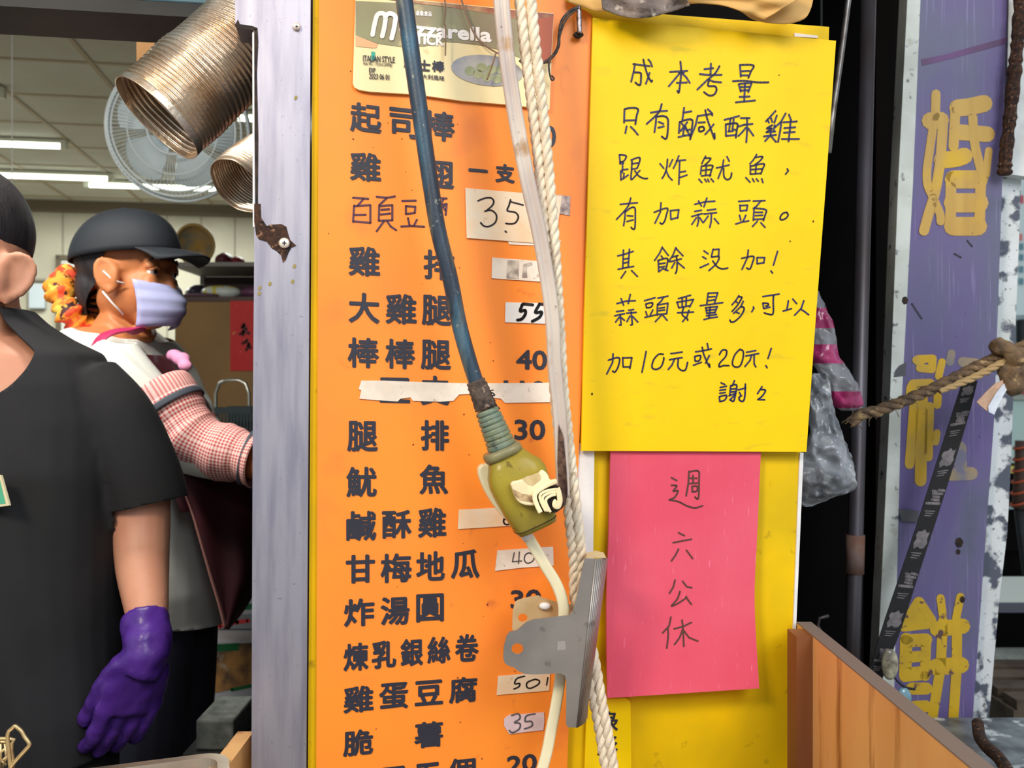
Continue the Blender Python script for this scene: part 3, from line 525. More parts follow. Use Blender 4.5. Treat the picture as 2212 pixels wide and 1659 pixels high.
Bp = [(1098,-640),(1122,-320),(1145,-30),(1156,90),(1170,210),(1181,320),(1188,400),(1198,520),(1204,620),(1210,720),(1216,830),(1226,930),(1236,1020),(1244,1090),(1252,1160),(1257,1220),(1257,1290),(1270,1370),(1284,1425),(1297,1500),(1306,1550),(1315,1595),(1330,1690)]
Ap = [(1074,-640),(1096,-320),(1120,-30),(1132,90),(1147,210),(1160,320),(1168,400),(1178,520),(1185,620),(1191,720),(1197,830),(1206,930),(1217,1020),(1227,1090),(1234,1160),(1240,1220),(1241,1290),(1254,1370),(1270,1440),(1280,1500),(1290,1550),(1299,1600),(1313,1690)]
obj('rope_strand', rope_len(Bp, .0050, .031, offB), m_rope, rp, smooth=True)
obj('rope_strand', rope_len(Ap, .0050, .031, lambda y: offB(y)-.003, 1.2), m_rope, rp, smooth=True)
# bulldog clip
cl = thing('bulldog_clip', FR.pt(1240, 1570), 'large steel bulldog clip gripping the rope and white lead', 'clip')
m_clip = M('clip_steel', (164,157,151), .36, .6, col2=(146,140,135), ns=16, spots=[((110,100,96), 60, .64, .76)], bump=.03, bs=300)
m_clipb = M('clip_steel_warm', (228,198,150), .4, .4, col2=(206,172,122), ns=30)
c11 = at(1040,1120,3.077); CL = Pl(FR.p0+FR.n*.012, FR.n)
def holed(pl, outer, holes, mat, name, par, off, th, bevel=.0):
    bm = bmesh.new(); es = []
    for lp in [outer]+holes:
        vs = [bm.verts.new(pl.pt(x, y, off)-ORG[par]) for x, y in lp]
        es += [bm.edges.new((vs[i], vs[(i+1) % len(vs)])) for i in range(len(vs))]
    bmesh.ops.triangle_fill(bm, use_beauty=True, use_dissolve=False, edges=es, normal=pl.n)
    bmesh.ops.recalc_face_normals(bm, faces=bm.faces[:])
    if bm.faces and sum((f.normal.dot(pl.n) for f in bm.faces)) < 0: bmesh.ops.reverse_faces(bm, faces=bm.faces[:])
    me = bpy.data.meshes.new(name); bm.to_mesh(me); bm.free(); me.materials.append(mat)
    o = bpy.data.objects.new(name, me); COL.objects.link(o); o.parent = par; ORG[o] = ORG[par]
    s = o.modifiers.new('solid', 'SOLIDIFY'); s.thickness = th; s.offset = -1
    return o
outer = [c11(q) for q in [(755,268),(690,266),(672,330),(650,440),(628,550),(610,610),(585,645),(520,650),(345,672),(300,690),(262,722),(235,745),(190,752),(168,780),(150,850),(146,930),(155,962),(180,980),(215,990),(245,1015),(290,1034),(350,1037),(530,1030),(555,1045),(566,1080),(564,1370),(575,1388),(630,1390)]]
hole = [c11((240+40*math.cos(a)*1.0, 866+36*math.sin(a))) for a in [k*math.pi/8 for k in range(16)]]
holed(CL, outer, [hole], m_clip, 'front_plate', cl, 0, .0016)
f0, f1 = [c11(q) for q in ((755,268),(630,1390))], [c11(q) for q in ((832,262),(686,1352))]
rl = []
for k in range(11):
    t = k/10; a = t*math.pi*.5
    w_ = math.sin(a); rl.append([CL.pt(f0[i][0]+(f1[i][0]-f0[i][0])*w_, f0[i][1]+(f1[i][1]-f0[i][1])*w_, -.018*(1-math.cos(a))) for i in (0,1)])
rm = MB()
for a, b in zip(rl, rl[1:]): rm.add([a[0], a[1], b[1], b[0]], [(0,1,2,3)])
obj('jaw_roll', rm, m_clip, cl, smooth=True, solid=-.0014)
bo = [c11(q) for q in [(205,740),(208,620),(225,555),(250,540),(320,522),(380,512),(400,525),(520,560),(600,575),(640,560),(640,760),(230,760)]]
holed(CL, bo, [[c11((275+32*math.cos(a), 660+28*math.sin(a))) for a in [k*math.pi/7 for k in range(14)]]], m_clipb, 'back_plate', cl, -.041, .0016)
jb = MB(); q = [c11(p) for p in [(690,262),(705,225),(760,214),(812,226),(830,262)]]
jb.plate([CL.pt(x, y, -.003) for x, y in q], [CL.pt(x, y, -.020) for x, y in q])
obj('jaw_end', jb, m_clipb, cl)
bj = MB(); bj.plate([CL.pt(*c11(p), -.0385) for p in [(690,1050),(716,1060),(708,1330),(688,1335)]], [CL.pt(*c11(p), -.041) for p in [(690,1050),(716,1060),(708,1330),(688,1335)]])
obj('back_jaw', bj, m_clipb, cl)
obj('rivet', MB().ball(CL.pt(*c11((422,582)), -.039), (.0055,.003,.0036), 14, 8), m_white, cl, smooth=True)
obj('stamp_mark', MB().patch(CL, .0003, [c11(p) for p in [(505,818),(556,812),(562,872),(502,878)]]), M('stamp', (178,171,166), .45, .5), cl)
obj('spring', MB().tube([CL.pt(*c11(p), o) for p, o in (((560,700),-.004),((568,800),-.012),((560,960),-.004))], .003, 10), m_clipb, cl, smooth=True)

# beam above the picture from which cable, strap and rope hang
hb_ = FR.pt(1000, -640); obj('trim_4', MB().ubox(hb_.dot(UU)-.5, hb_.dot(UU)+.6, hb_.dot(VV)-.03, hb_.dot(VV)+.03, hb_.z-.01, hb_.z+.05), M('beam_grey', (120,120,120), .6), kind='structure')
# ------------------------------------------------------------------ the kitchen behind the opening (u along the stall front, v into the building)
CEIL = 2.95; V0, VB = 1.15, 8.9
def uvz(u, v, z): return UU*u+VV*v+ZZ*z
m_ceil = M('ceiling_tile', (206,206,196), .8, col2=(196,194,182), ns=2)
m_wall = M('wall_panel', (186,180,162), .6, col2=(172,166,150), ns=3)
m_grid = M('grid_bar', (176,160,132), .6)
m_floor = M('kitchen_floor', (128,120,108), .6, col2=(96,90,82), ns=8)
m_dark = M('dark_paint', (40,42,44), .6, col2=(26,26,28), ns=12)
m_blk = M('recess_shade_black', (18,16,16), .95, col2=(12,11,11), ns=5, spec=.1)  # near-black colour carries the shade of the gap behind the boards
def struct(name, mb, mat, **k): return obj(name, mb, mat, kind='structure', **k)
mb = MB().ubox(-4, .42, V0, VB, CEIL, CEIL+.05); ce = struct('ceiling', mb, m_ceil)
gb = MB()
for k in range(-4, 5): gb.ubox(-1.39+.605*k-.013, -1.39+.605*k+.013, V0+.1, VB, CEIL-.006, CEIL+.002)
for k in range(-6, 7): gb.ubox(-4, .42, 5.03+.605*k-.013, 5.03+.605*k+.013, CEIL-.0055, CEIL+.002)
obj('grid_bars', gb, m_grid, ce)
struct('wall_back', MB().ubox(-4, .5, VB, VB+.1, 0, CEIL+.05), m_wall)
sm_ = MB()
for k in range(15): sm_.ubox(-3.9+.3*k-.006, -3.9+.3*k+.006, VB-.006, VB, 0, CEIL)
struct('trim_1', sm_, M('panel_seam', (146,138,122), .6))
struct('shade_trim', MB().ubox(-4, .42, VB-.05, VB-.001, CEIL-.10, CEIL-.001), M('corner_shade', (112,100,84), .6))  # brown strip standing in for the shadow band along the ceiling corner
struct('wall_left', MB().ubox(-4.1, -4, V0, VB+.1, 0, CEIL+.05), m_wall)
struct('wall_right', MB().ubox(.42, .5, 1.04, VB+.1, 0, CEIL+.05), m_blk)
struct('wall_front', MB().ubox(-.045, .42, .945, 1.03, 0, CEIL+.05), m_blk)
struct('floor', MB().ubox(-5, 5, -4, 14, -.06, 0), m_floor)
m_teal = M('teal_steel', (84,118,132), .45, .3, col2=(70,100,116), ns=10, stretch=(1,1,6))
sh = thing('roller_shutter', uvz(-1.5, V0, 1.72), 'blue grey ribbed roller shutter housing across the top of the kitchen opening', 'shutter')
rib = MB()
for k, (z0, z1, dv) in enumerate(((1.742,1.752,0),(1.754,1.762,.006),(1.764,1.776,-.004),(1.778,1.80,.004),(1.802,1.9,.0),(1.9,3.0,.01))): rib.ubox(-3.9, -.11, V0-.03+dv, V0+.05, z0, z1)
obj('slats', rib, m_teal, sh, bevel=.002)
obj('bottom_rail', MB().ubox(-3.9, -.11, V0-.031, V0+.06, 1.7255, 1.7415), m_dark, sh)
# fluorescent battens
m_tube = M('lamp_tube', (244,255,236), .4, emit=5.0); m_bat = M('lamp_housing', (226,226,214), .5)
def batten(x, y, side, i):
    r = ray(x, y); t = (CEIL-.05-CAMZ)/r.z; e = EYE+r*t; u, v = e.dot(UU), e.dot(VV); u0, u1 = (u-1.2, u) if side < 0 else (u, u+1.2)
    if u1 > .4: u1 = .38
    lab = ('ceiling lamp at the left edge just below the shutter', 'ceiling lamp nearest above the man with its right end in view', 'dimmer ceiling lamp farther back above the cap', 'ceiling lamp half hidden behind the white fan', 'ceiling lamp seen between hanging duct and steel post')[i]
    o = thing('ceiling_lamp', uvz((u0+u1)/2, v, CEIL-.05), lab, 'ceiling lamp', 'fluorescent lamps on the kitchen ceiling')
    obj('housing', MB().ubox(u0, u1, v-.03, v+.03, CEIL-.03, CEIL-.007), m_bat, o)
    obj('tube', MB().tube([uvz(u0+.03, v, CEIL-.048), uvz(u1-.03, v, CEIL-.048)], .016, 12), m_tube, o, smooth=True)
    for s_ in (u0+.02, u1-.02): obj('end_cap', MB().ubox(s_-.02, s_+.02, v-.02, v+.02, CEIL-.066, CEIL-.03), m_bat, o)
    L_ = area('lamp_light', uvz((u0+u1)/2, v, CEIL-.075), uvz((u0+u1)/2, v, 0), u1-u0-.1, 34, (.96, 1, .93), .04); L_.rotation_euler = (0, 0, TH)
for i, q in enumerate(((12,207,-1),(145,318,-1),(245,388,-1),(515,411,-1),(500,256,1))): batten(*q, i)
# fill light added out of view behind the shutter to brighten the staff
wl = thing('staff_fill_lamp', uvz(-.85, V0+.12, 2.1), 'added strip lamp out of view behind the roller shutter', 'lamp')
obj('housing', MB().ubox(-1.5, -.2, V0+.14, V0+.22, 2.10, 2.14), m_bat, wl)
obj('mount', MB().ubox(-.88, -.82, V0+.15, V0+.19, 2.14, CEIL-.007), m_bat, wl)
area('staff_fill_light', uvz(-.85, V0+.18, 2.08), uvz(-.75, 2.2, 1.15), 1.2, 22, (1, .95, .86), .06)
# wall fan
fc_ = P(384, 282, 2.9); fn = Vector((.10, -.97, -.22)).normalized(); fx = ZZ.cross(fn).normalized()*-1; fy = fn.cross(fx)*-1
if fy.z < 0: fy = -fy
fan = thing('wall_fan', fc_, 'round white fan with wire guard hanging behind the foil duct', 'fan')
R0 = .216
m_fw = M('fan_wire', (222,232,236), .35); m_fb = M('fan_blade', (226,240,244), .3, alpha=1); m_hub = M('fan_hub', (150,166,214), .4)
gm = MB()
def fpt(a, r, o): return fc_+(fx*math.cos(a)+fy*math.sin(a))*r+fn*o
for r, o, w in ((R0,-.02,.0055),(R0,.0,.0055),(R0*.86,.05,.003),(R0*.93,.036,.003),(R0*.62,.066,.002),(R0*.34,.072,.003)):
    gm.tube([fpt(2*math.pi*k/64, r, o) for k in range(65)], w, 8, cap=False, up=tuple(fn))
obj('guard_ring', gm, m_fw, fan, smooth=True)
gw = MB()
for k in range(96):
    a = 2*math.pi*k/96
    gw.tube([fpt(a+.10*(1-r), R0*r, o) for r, o in ((.3,.072),(.62,.066),(.86,.05),(.95,.03),(1,0),(1,-.02),(.8,-.08),(.5,-.1))], .0011, 5)
obj('guard_wires', gw, m_fw, fan, smooth=True)
for k in range(5):
    a0 = 2*math.pi*k/5; b = MB(); n = 9
    for i in range(n):
        for s_ in (0, 1):
            t = i/(n-1); r = R0*(.16+.68*s_*(.85+.15*math.sin(math.pi*t))); b.v.append(fpt(a0+1.05*t, r, .035-.05*t+.01*s_))
    b.f = [(2*i, 2*i+1, 2*i+3, 2*i+2) for i in range(n-1)]
    obj('blade', b, m_fb, fan, smooth=True, solid=.003)
obj('hub', MB().rings([[fpt(2*math.pi*k/32, r, o) for k in range(32)] for r, o in ((.036,-.03),(.04,.06),(.05,.072),(.05,.078),(.036,.084),(.01,.086))]), m_hub, fan, smooth=True)
obj('motor', MB().rings([[fpt(2*math.pi*k/24, r, o) for k in range(24)] for r, o in ((.03,-.2),(.06,-.18),(.065,-.10),(.05,-.09))]), m_fw, fan, smooth=True)
obj('bracket', MB().tube([fc_-fn*.18, fc_-fn*.22+ZZ*.1, fc_-fn*.22+ZZ*(CEIL-fc_.z-.03)], .014, 10), m_fw, fan, smooth=True)
# foil ducts
m_foil = M('aluminium_foil', (222,204,184), .31, .9, col2=(206,178,148), ns=26, bump=.25, bs=220, spots=[((168,128,84), 30, .6, .8)])
def duct(name, ctr, R, pitch, lab, flare=0, squash=1.0):
    c = [Vector(p) for p in cr(ctr, 60)]; s = 0; S_ = [0]
    for a, b in zip(c, c[1:]): s += (b-a).length; S_.append(s)
    n = int(s/pitch*7); pts = []; j = 0
    for i in range(n+1):
        d = s*i/n
        while j < len(S_)-2 and S_[j+1] < d: j += 1
        pts.append(c[j].lerp(c[j+1], (d-S_[j])/max(1e-9, S_[j+1]-S_[j])))
    rr = []
    for i in range(n+1):
        d = s*i/n; q = R*(1+.028*math.sin(2*math.pi*d/pitch+.9*math.sin(d*60))+.03*math.sin(d*37))
        if d < pitch*1.5: q = R*1.03
        rr.append((q, q*squash))
    mb = MB().tube(pts, rr, 56, cap=False, up=(.3, -1, .2)); k = 56
    for i, v in enumerate(mb.v):      # dents in the thin foil
        nn = noise.noise(v*22)*.004+noise.noise(v*60)*.0012
        cpt = pts[i//k]; mb.v[i] = v+(v-cpt).normalized()*nn
    o = obj(name, mb, m_foil, smooth=True, solid=.0012, label=lab, cat='duct'); return o
duct('foil_duct', [P(338,258,.93), P(385,215,.94), P(440,165,.95), P(500,105,.965), P(560,30,.985), P(600,-40,1.0)], .0490, .0052, 'crinkled foil duct hanging open mouthed beside the steel post')
duct('foil_duct', [P(512,402,1.62), P(545,372,1.65), P(600,330,1.70), P(700,250,1.78)], .052, .006, 'second pale foil duct lower down, half hidden behind the steel post')
# shelf unit, cabinet and things on it, about four metres back
D4 = 4.0
def xz(x, y, d=D4): p = P(x, y, d); return p.x, p.z
m_shelf = M('shelf_metal', (150,148,142), .5); m_tan = M('tan_board', (158,122,72), .6, col2=(140,108,66), ns=3)
def wbox(x0, x1, y0, y1, z0, z1): return MB().box(((x0+x1)/2, (y0+y1)/2, (z0+z1)/2), ((x1-x0)/2,0,0), (0,(y1-y0)/2,0), (0,0,(z1-z0)/2))
XL, XR = xz(378, 0)[0], -.55
cbn = thing('cabinet', ((XL+XR)/2, 4.2, 0), 'tan wooden cabinet with open shelves above, behind the woman', 'cabinet')
zb = xz(0, 652)[1]; zs = xz(0, 566)[1]; zl = xz(0, 641)[1]
obj('front_panel', wbox(XL, XR, 4.0, 4.03, .05, zb), m_tan, cbn)
obj('carcass', wbox(XL, XR, 4.03, 4.4, .05, zb-.002), M('cabinet_side', (120,92,60), .6), cbn)
obj('shelf', wbox(XL-.02, XR, 4.0, 4.4, zs-.018, zs), m_shelf, cbn); obj('shelf', wbox(XL-.02, XR, 4.0, 4.4, zl-.02, zl), M('shelf_dark', (96,76,70), .6), cbn)
for x in (XL-.01, XR-.01): obj('upright', wbox(x-.01, x+.01, 4.38, 4.40, zb, zs+.02), m_shelf, cbn)
obj('back_panel', wbox(XL, XR, 4.385, 4.395, zl, zs-.02), M('shelf_back', (70,54,52), .7), cbn)
def lump(name, c, r, mat, lab, cat, sq=.10, fr=12, seed=0, fl=None, **k):
    mb = MB().ball(c, r, 28, 18)
    for i, v in enumerate(mb.v): mb.v[i] = v+(v-Vector(c))*noise.noise(v*fr+Vector((seed,0,0)))*sq*3
    z0 = c[2]-r[2]*.86 if fl is None else fl+.0015
    for v in mb.v: v.z = max(v.z, z0)
    return obj(name, mb, mat, smooth=True, label=lab, cat=cat, **k)
bx, bz = xz(400, 514)
bas = thing('round_basket', (bx, 4.2, zs), 'round amber basket standing on edge on the top shelf behind the cap', 'basket')
q = [(math.cos(k*math.pi/20), math.sin(k*math.pi/20)) for k in range(40)]
zc = zs+.094
obj('rim', MB().tube([(bx+.085*c, 4.12-.02*s, zc+.085*s) for c, s in q+[q[0]]], .007, 8, cap=False, up=(0,1,0)), M('amber_rim', (196,160,92), .4), bas, smooth=True)
obj('bowl', MB().rings([[(bx+r*c, 4.12+o-.02*s, zc+r*s) for c, s in q] for r, o in ((.082,0),(.075,.04),(.05,.075),(.015,.085))], cap0=False), M('amber_bowl', (208,168,96), .3, col2=(150,150,136), ns=14), bas, smooth=True)
lump('bundled_bag', (xz(462,0)[0], 4.16, zs+.028), (.042,.06,.035), M('maroon_plastic', (110,48,62), .35), 'dark maroon plastic bag bundled on the top shelf', 'bag', fl=zs, seed=1)
lump('red_pouch', (xz(492,0)[0], 4.14, zs+.018), (.028,.04,.021), M('red_plastic', (140,30,44), .35), 'small red pouch right of the maroon bag on the top shelf', 'pouch', fl=zs, seed=2)
lump('snack_packet', (xz(462,0)[0], 4.10, zl+.028), (.088,.05,.033), M('yellow_packet', (226,214,96), .3, col2=(222,230,226), ns=22, lo=.45, hi=.5), 'yellow and white snack packet lying on the lower shelf', 'packet', fl=zl, sq=.05, seed=3)
lump('dark_bag', (xz(398,0)[0], 4.16, zl+.032), (.05,.08,.038), M('dark_plastic', (52,44,62), .35), 'dark plastic bag on the lower shelf beside the mask', 'bag', fl=zl, seed=5)
lump('purple_bag', (xz(530,0)[0], 4.10, zl+.026), (.05,.06,.03), M('purple_plastic', (112,70,100), .35), 'purple plastic bag at the post end of the lower shelf', 'bag', fl=zl, seed=6)
lump('purple_cloth', (xz(425,0)[0], 4.03, zl+.008), (.075,.028,.0105), M('mauve_cloth', (108,80,96), .8), 'crumpled mauve cloth along the lower shelf edge', 'cloth', fl=zl, seed=8)
rx0, rz0 = xz(497, 650, 3.99); rx1, rz1 = xz(566, 801, 3.99)
pst = thing('red_couplet', ((rx0+rx1)/2, 3.99, rz1), 'red new year paper with gold flecks hung on the tan cabinet', 'poster')
obj('paper', wbox(rx0, rx1, 3.992, 3.996, rz1, rz0), M('red_paper', (206,14,18), .5, col2=(216,30,24), ns=8, spots=[((226,150,60), 26, .62, .7), ((110,16,22), 18, .64, .7)]), pst)
ch = MB(); plp = Pl((0, 3.9905, 0), (0,-1,0)); ch.ink(plp, 0, [[(522,708),(527,700),(532,712)],[(518,722),(526,716),(538,720)],[(526,704),(525,724)],[(533,734),(536,748),(532,756)],[(524,742),(530,738)],[(538,742),(541,752)]], 6)
obj('lettering', ch, M('dark_red_ink', (86,14,18), .5), pst)
# hand trolley frame with a dark crate
tr = thing('trolley', (-1.05, 3.3, 0), 'chrome tube trolley frame with a dark basket in front of the cabinet', 'trolley')
a0 = [P(467,940,3.3), P(466,850,3.3), P(474,828,3.3), P(490,821,3.3), P(515,821,3.3), P(530,828,3.3), P(538,850,3.3), P(540,940,3.3)]
a0 = [Vector((a0[0].x, 3.3, .03))]+a0+[Vector((a0[-1].x, 3.3, .03))]
obj('frame', MB().tube(a0, .006, 8, up=(0,1,0)), M('chrome', (190,190,180), .25, .9), tr, smooth=True)
x0, x1 = P(478,0,3.2).x, P(552,0,3.2).x; zt = P(0,878,3.2).z
bk = MB().add([], [])
for k in range(12):
    x = x0+(x1-x0)*k/11; bk.v += []; bk.box((x, 3.14, zt-.09), (.003,0,0), (0,.003,0), (0,0,.09)); 
for z in (zt-.012, zt-.09, zt-.18): bk.box(((x0+x1)/2, 3.14, z), ((x1-x0)/2,0,0), (0,.004,0), (0,0,.010))
bk.box(((x0+x1)/2, 3.2, zt-.19), ((x1-x0)/2,0,0), (0,.06,0), (0,0,.005))
bk.box(((x0+x1)/2, 3.27, zt-.09), ((x1-x0)/2,0,0), (0,.004,0), (0,0,.09))
obj('basket', bk, M('dark_green_plastic', (30,46,50), .5), tr)
obj('platform', wbox(x0-.02, x1+.02, 3.1, 3.4, .02, .06), m_dark, tr)
obj('mast', wbox((x0+x1)/2-.02, (x0+x1)/2+.02, 3.24, 3.27, .06, zt-.195), m_dark, tr)
# door, switch plate
d0 = P(126,560,8.5); d1 = P(152,560,8.5); dp = Pl(uvz(0, VB, 0), -VV); 
pa, pb, pz = dp.pt(124, 552), dp.pt(240, 552), dp.pt(124, 552).z
ua, ub = pa.dot(UU), pb.dot(UU)
dr = struct('door_1', MB().ubox(ua+.04, ub, VB-.03, VB-.012, 0.005, pz-.04), M('door_white', (196,196,188), .5))
fr_ = MB().ubox(ua, ua+.04, VB-.05, VB-.008, 0.005, pz); fr_.ubox(ua, ub+.04, VB-.05, VB-.008, pz-.04, pz); obj('door_frame', fr_, M('door_frame_dark', (92,80,64), .6), dr)
p0, p1 = dp.pt(66, 614), dp.pt(101, 668)
sw = thing('wall_box', uvz((p0.dot(UU)+p1.dot(UU))/2, VB, p1.z), 'pale blue box mounted on the back wall between man and woman', 'wall box')
obj('cover', MB().ubox(p0.dot(UU), p1.dot(UU), VB-.06, VB-.007, p1.z, p0.z), M('pale_blue_plastic', (186,196,204), .4), sw, bevel=.01)
obj('hinge_bar', MB().ubox(p0.dot(UU)+.01, p1.dot(UU)-.01, VB-.035, VB-.007, p0.z+.03, p0.z+.05), M('box_rail', (140,132,120), .5), sw)
b = P(26, 668, 3.2)
lump('pink_bag', (b.x, b.y, b.z), (.03,.03,.03), M('pink_film', (226,120,150), .3), 'small pink bag hanging on a hook behind the man', 'bag', seed=11)
pb_ = bpy.context.scene.objects['pink_bag']; obj('cord', MB().tube([(b.x, b.y, b.z+.025), (b.x, b.y, b.z+.2), (b.x, b.y, CEIL-.007)], .002, 6), m_white, pb_)
# brown card fixed over the shutter rail
cp = Pl(P(318, 120, 1.3), (0,-1,0))
cd_ = thing('brown_card', P(320, 150, 1.3), 'brown cardboard sheet hanging behind the foil duct below the shutter', 'card')
cdm = MB(); fr2 = [cp.pt(*q) for q in [(294,20),(352,24),(352,152),(295,148)]]; cdm.plate(fr2, [p+Vector((0,.004,0)) for p in fr2]); obj('sheet', cdm, M('brown_board', (150,104,50), .7, col2=(132,90,42), ns=8), cd_)
# cartons low behind the woman
m_cw = M('carton_white', (214,212,216), .5, col2=(200,196,204), ns=6)
CB = Pl((0, 2.25, 0), (0,-1,0))
bx0, bx1 = P(436,0,2.25).x, P(640,0,2.25).x; zt, zm = P(0,1388,2.25).z, P(0,1532,2.25).z
hh = zt-zm
labs = ('topmost white food carton with green stripe and red tape, behind the apron', 'white food carton with a picture of fried food on its front', 'white carton under the pictured food carton', 'lowest white carton of the stack on the kitchen floor')
ztop = zt+.002
stack = []
lows = [(zm, zt), (zm-.27, zm-.003), (.002, zm-.273)]
def carton(z0, z1, y0, lab, x0=bx0, x1=bx1):
    e = thing('food_carton', ((x0+x1)/2, y0+.18, z0), lab, 'carton', 'cartons stacked behind the woman')
    obj('box', wbox(x0, x1, y0, y0+.36, z0, z1), m_cw, e, bevel=.004); return e
c0 = carton(zt+.003, zt+.15, 2.36, labs[0], bx0-.02)
C0 = Pl((0, 2.3585, 0), (0,-1,0))
obj('printed_stripe', MB().patch(C0, 0, [(425,1312),(600,1300),(600,1312),(425,1326)]), M('green_stripe', (34,120,66), .5), c0)
obj('grey_tape', MB().patch(C0, .0004, [(425,1334),(600,1322),(600,1358),(425,1358)]), M('grey_band', (150,152,154), .5), c0)
obj('red_tape', MB().ink(C0, .0012, [[(474,1353),(492,1347),(512,1344),(536,1341)]], 9), M('red_tape', (226,62,64), .4), c0)
c1 = carton(zm, zt, 2.25, labs[1])
C1 = Pl((0, 2.2485, 0), (0,-1,0))
obj('food_picture', MB().patch(C1, 0, [(434,1396),(548,1388),(640,1384),(640,1470),(548,1478),(470,1496),(434,1492)]), M('food_print', (206,150,84), .5, col2=(92,74,62), ns=22, spots=[((232,216,190), 16, .55, .66)]), c1)
obj('printed_stripe', MB().ink(C1, .0004, [[(436,1494),(460,1497)],[(500,1490),(560,1478),(640,1462)]], 7), MATS['green_stripe'], c1)
obj('printed_stripe', MB().patch(C1, .0004, [(462,1392),(516,1389),(516,1405),(466,1408)]), MATS['green_stripe'], c1)
gl = MB()
for k, ch in enumerate('鮮脆雞排'): letter(gl, C1, .0004, ch, (455+25*k,1519,475+25*k,1537), 1.2, 0)
obj('lettering', gl, MATS['green_stripe'], c1); 
c2_ = carton(lows[1][0], lows[1][1], 2.25, labs[2]); c3_ = carton(lows[2][0], lows[2][1], 2.25, labs[3])
# low crate with a grey block on it
k0 = P(418,1560,1.52); k1 = P(500,1560,1.52)
lc = thing('low_crate', ((k0.x+k1.x)/2, 1.60, 0), 'dark plastic crate standing on the floor under the grey block', 'crate')
ckz = P(0,1628,1.52).z
obj('body', wbox(k0.x-.02, k1.x+.02, 1.52, 1.66, 0.002, ckz), m_dark, lc, bevel=.005)
gk = wbox(k0.x, k1.x, 1.53, 1.65, ckz+.001, k0.z)
obj('grey_block', gk, M('grey_stone', (118,124,120), .8, col2=(86,92,90), ns=40, spots=[((190,190,180), 60, .7, .76)]), label='speckled grey block with chalky spots low by the post', cat='block', bevel=.004)
# stainless tray and wire skimmer at the near edge
m_st = M('tray_steel', (200,186,166), .28, .85, col2=(176,160,142), ns=20)
ct_ = thing('counter', (-.55, .8, 0), 'steel stall counter carrying the tray, at the bottom left', 'counter')
tz = P(0,1640,.86).z
obj('counter_top', wbox(-1.2, -.30, .60, .885, tz-.055, tz-.035), m_st, ct_); obj('counter_body', wbox(-1.18, -.31, .62, .87, .002, tz-.055), m_dark, ct_)
ty = thing('tray', (-.45, .9, tz-.034), 'shallow stainless tray with rounded corner at the bottom edge by the post', 'tray')
def rrect(u0, u1, v0, v1, r, z, n=6):
    o = []
    for cx, cy, a0 in ((u1-r, v1-r, 0), (u0+r, v1-r, 90), (u0+r, v0+r, 180), (u1-r, v0+r, 270)):
        for k in range(n+1): a = math.radians(a0+90*k/n); o.append(TU*(cx+r*math.cos(a))+TV*(cy+r*math.sin(a))+ZZ*z)
    return o
rt = P(470, 1624, .86); TU = Vector((math.cos(.34), math.sin(.34), 0)); TV = Vector((-math.sin(.34), math.cos(.34), 0)); U1 = P(492, 1635, .86).dot(TU); V1 = rt.dot(TV); U0, V0_ = U1-.44, V1-.22; tz2 = rt.z
tb = MB(); tb.rings([rrect(U0, U1, V0_, V1, .022, tz2-.003), rrect(U0, U1, V0_, V1, .022, tz2), rrect(U0+.010, U1-.010, V0_+.010, V1-.010, .016, tz2), rrect(U0+.018, U1-.018, V0_+.018, V1-.018, .012, tz-.032)], cap0=False)
obj('pan', tb, m_st, ty, smooth=False, solid=.001)
sk = thing('wire_skimmer', P(20,1659,.80), 'bent wire handle of a frying basket at the bottom left corner', 'skimmer')
SK = Pl((0,.80,0), (0,-1,0)); SK2 = Pl((0,.815,0), (0,-1,0)); m_brass = M('brass_wire', (214,190,140), .35, .7, col2=(186,160,120), ns=60)
c12 = at(0,1480,9.271)
obj('handle_loop', MB().tube([SK.pt(*c12(p)) for p in cr2([(215,1700),(200,1550),(175,1300),(150,1050),(175,930),(230,880),(295,820),(350,850),(430,920),(500,1040),(585,1160),(580,1215),(520,1290),(400,1420),(260,1580),(180,1700)], 5)], .0017, 10), m_brass, sk, smooth=True)
obj('basket_rim', MB().tube([SK2.pt(*c12(p)) for p in [(-300,1060),(0,1070),(180,1070),(290,1090),(240,1160),(230,1300),(255,1450),(260,1700)]], .0016, 10), m_brass, sk, smooth=True)
wz = MB()
for l in ([(-100,1450),(130,1250)],[(20,1170),(10,1700)],[(100,1170),(130,1450),(60,1640)],[(-60,1130),(140,1140)],[(-50,1600),(150,1420)],[(20,1500),(130,1600)]): wz.tube([SK2.pt(*c12(p)) for p in l], .0012, 8)
obj('basket_wires', wz, m_brass, sk, smooth=True)
# plywood side panel left of the post
m_ply = M('plywood', (228,172,106), .5, col2=(208,146,84), ns=9, stretch=(1,1,.25), spots=[((158,98,50), 34, .58, .68, (1,1.2,.14)), ((236,192,128), 8, .52, .72, (1,1,.3))], bump=.05, bs=80)
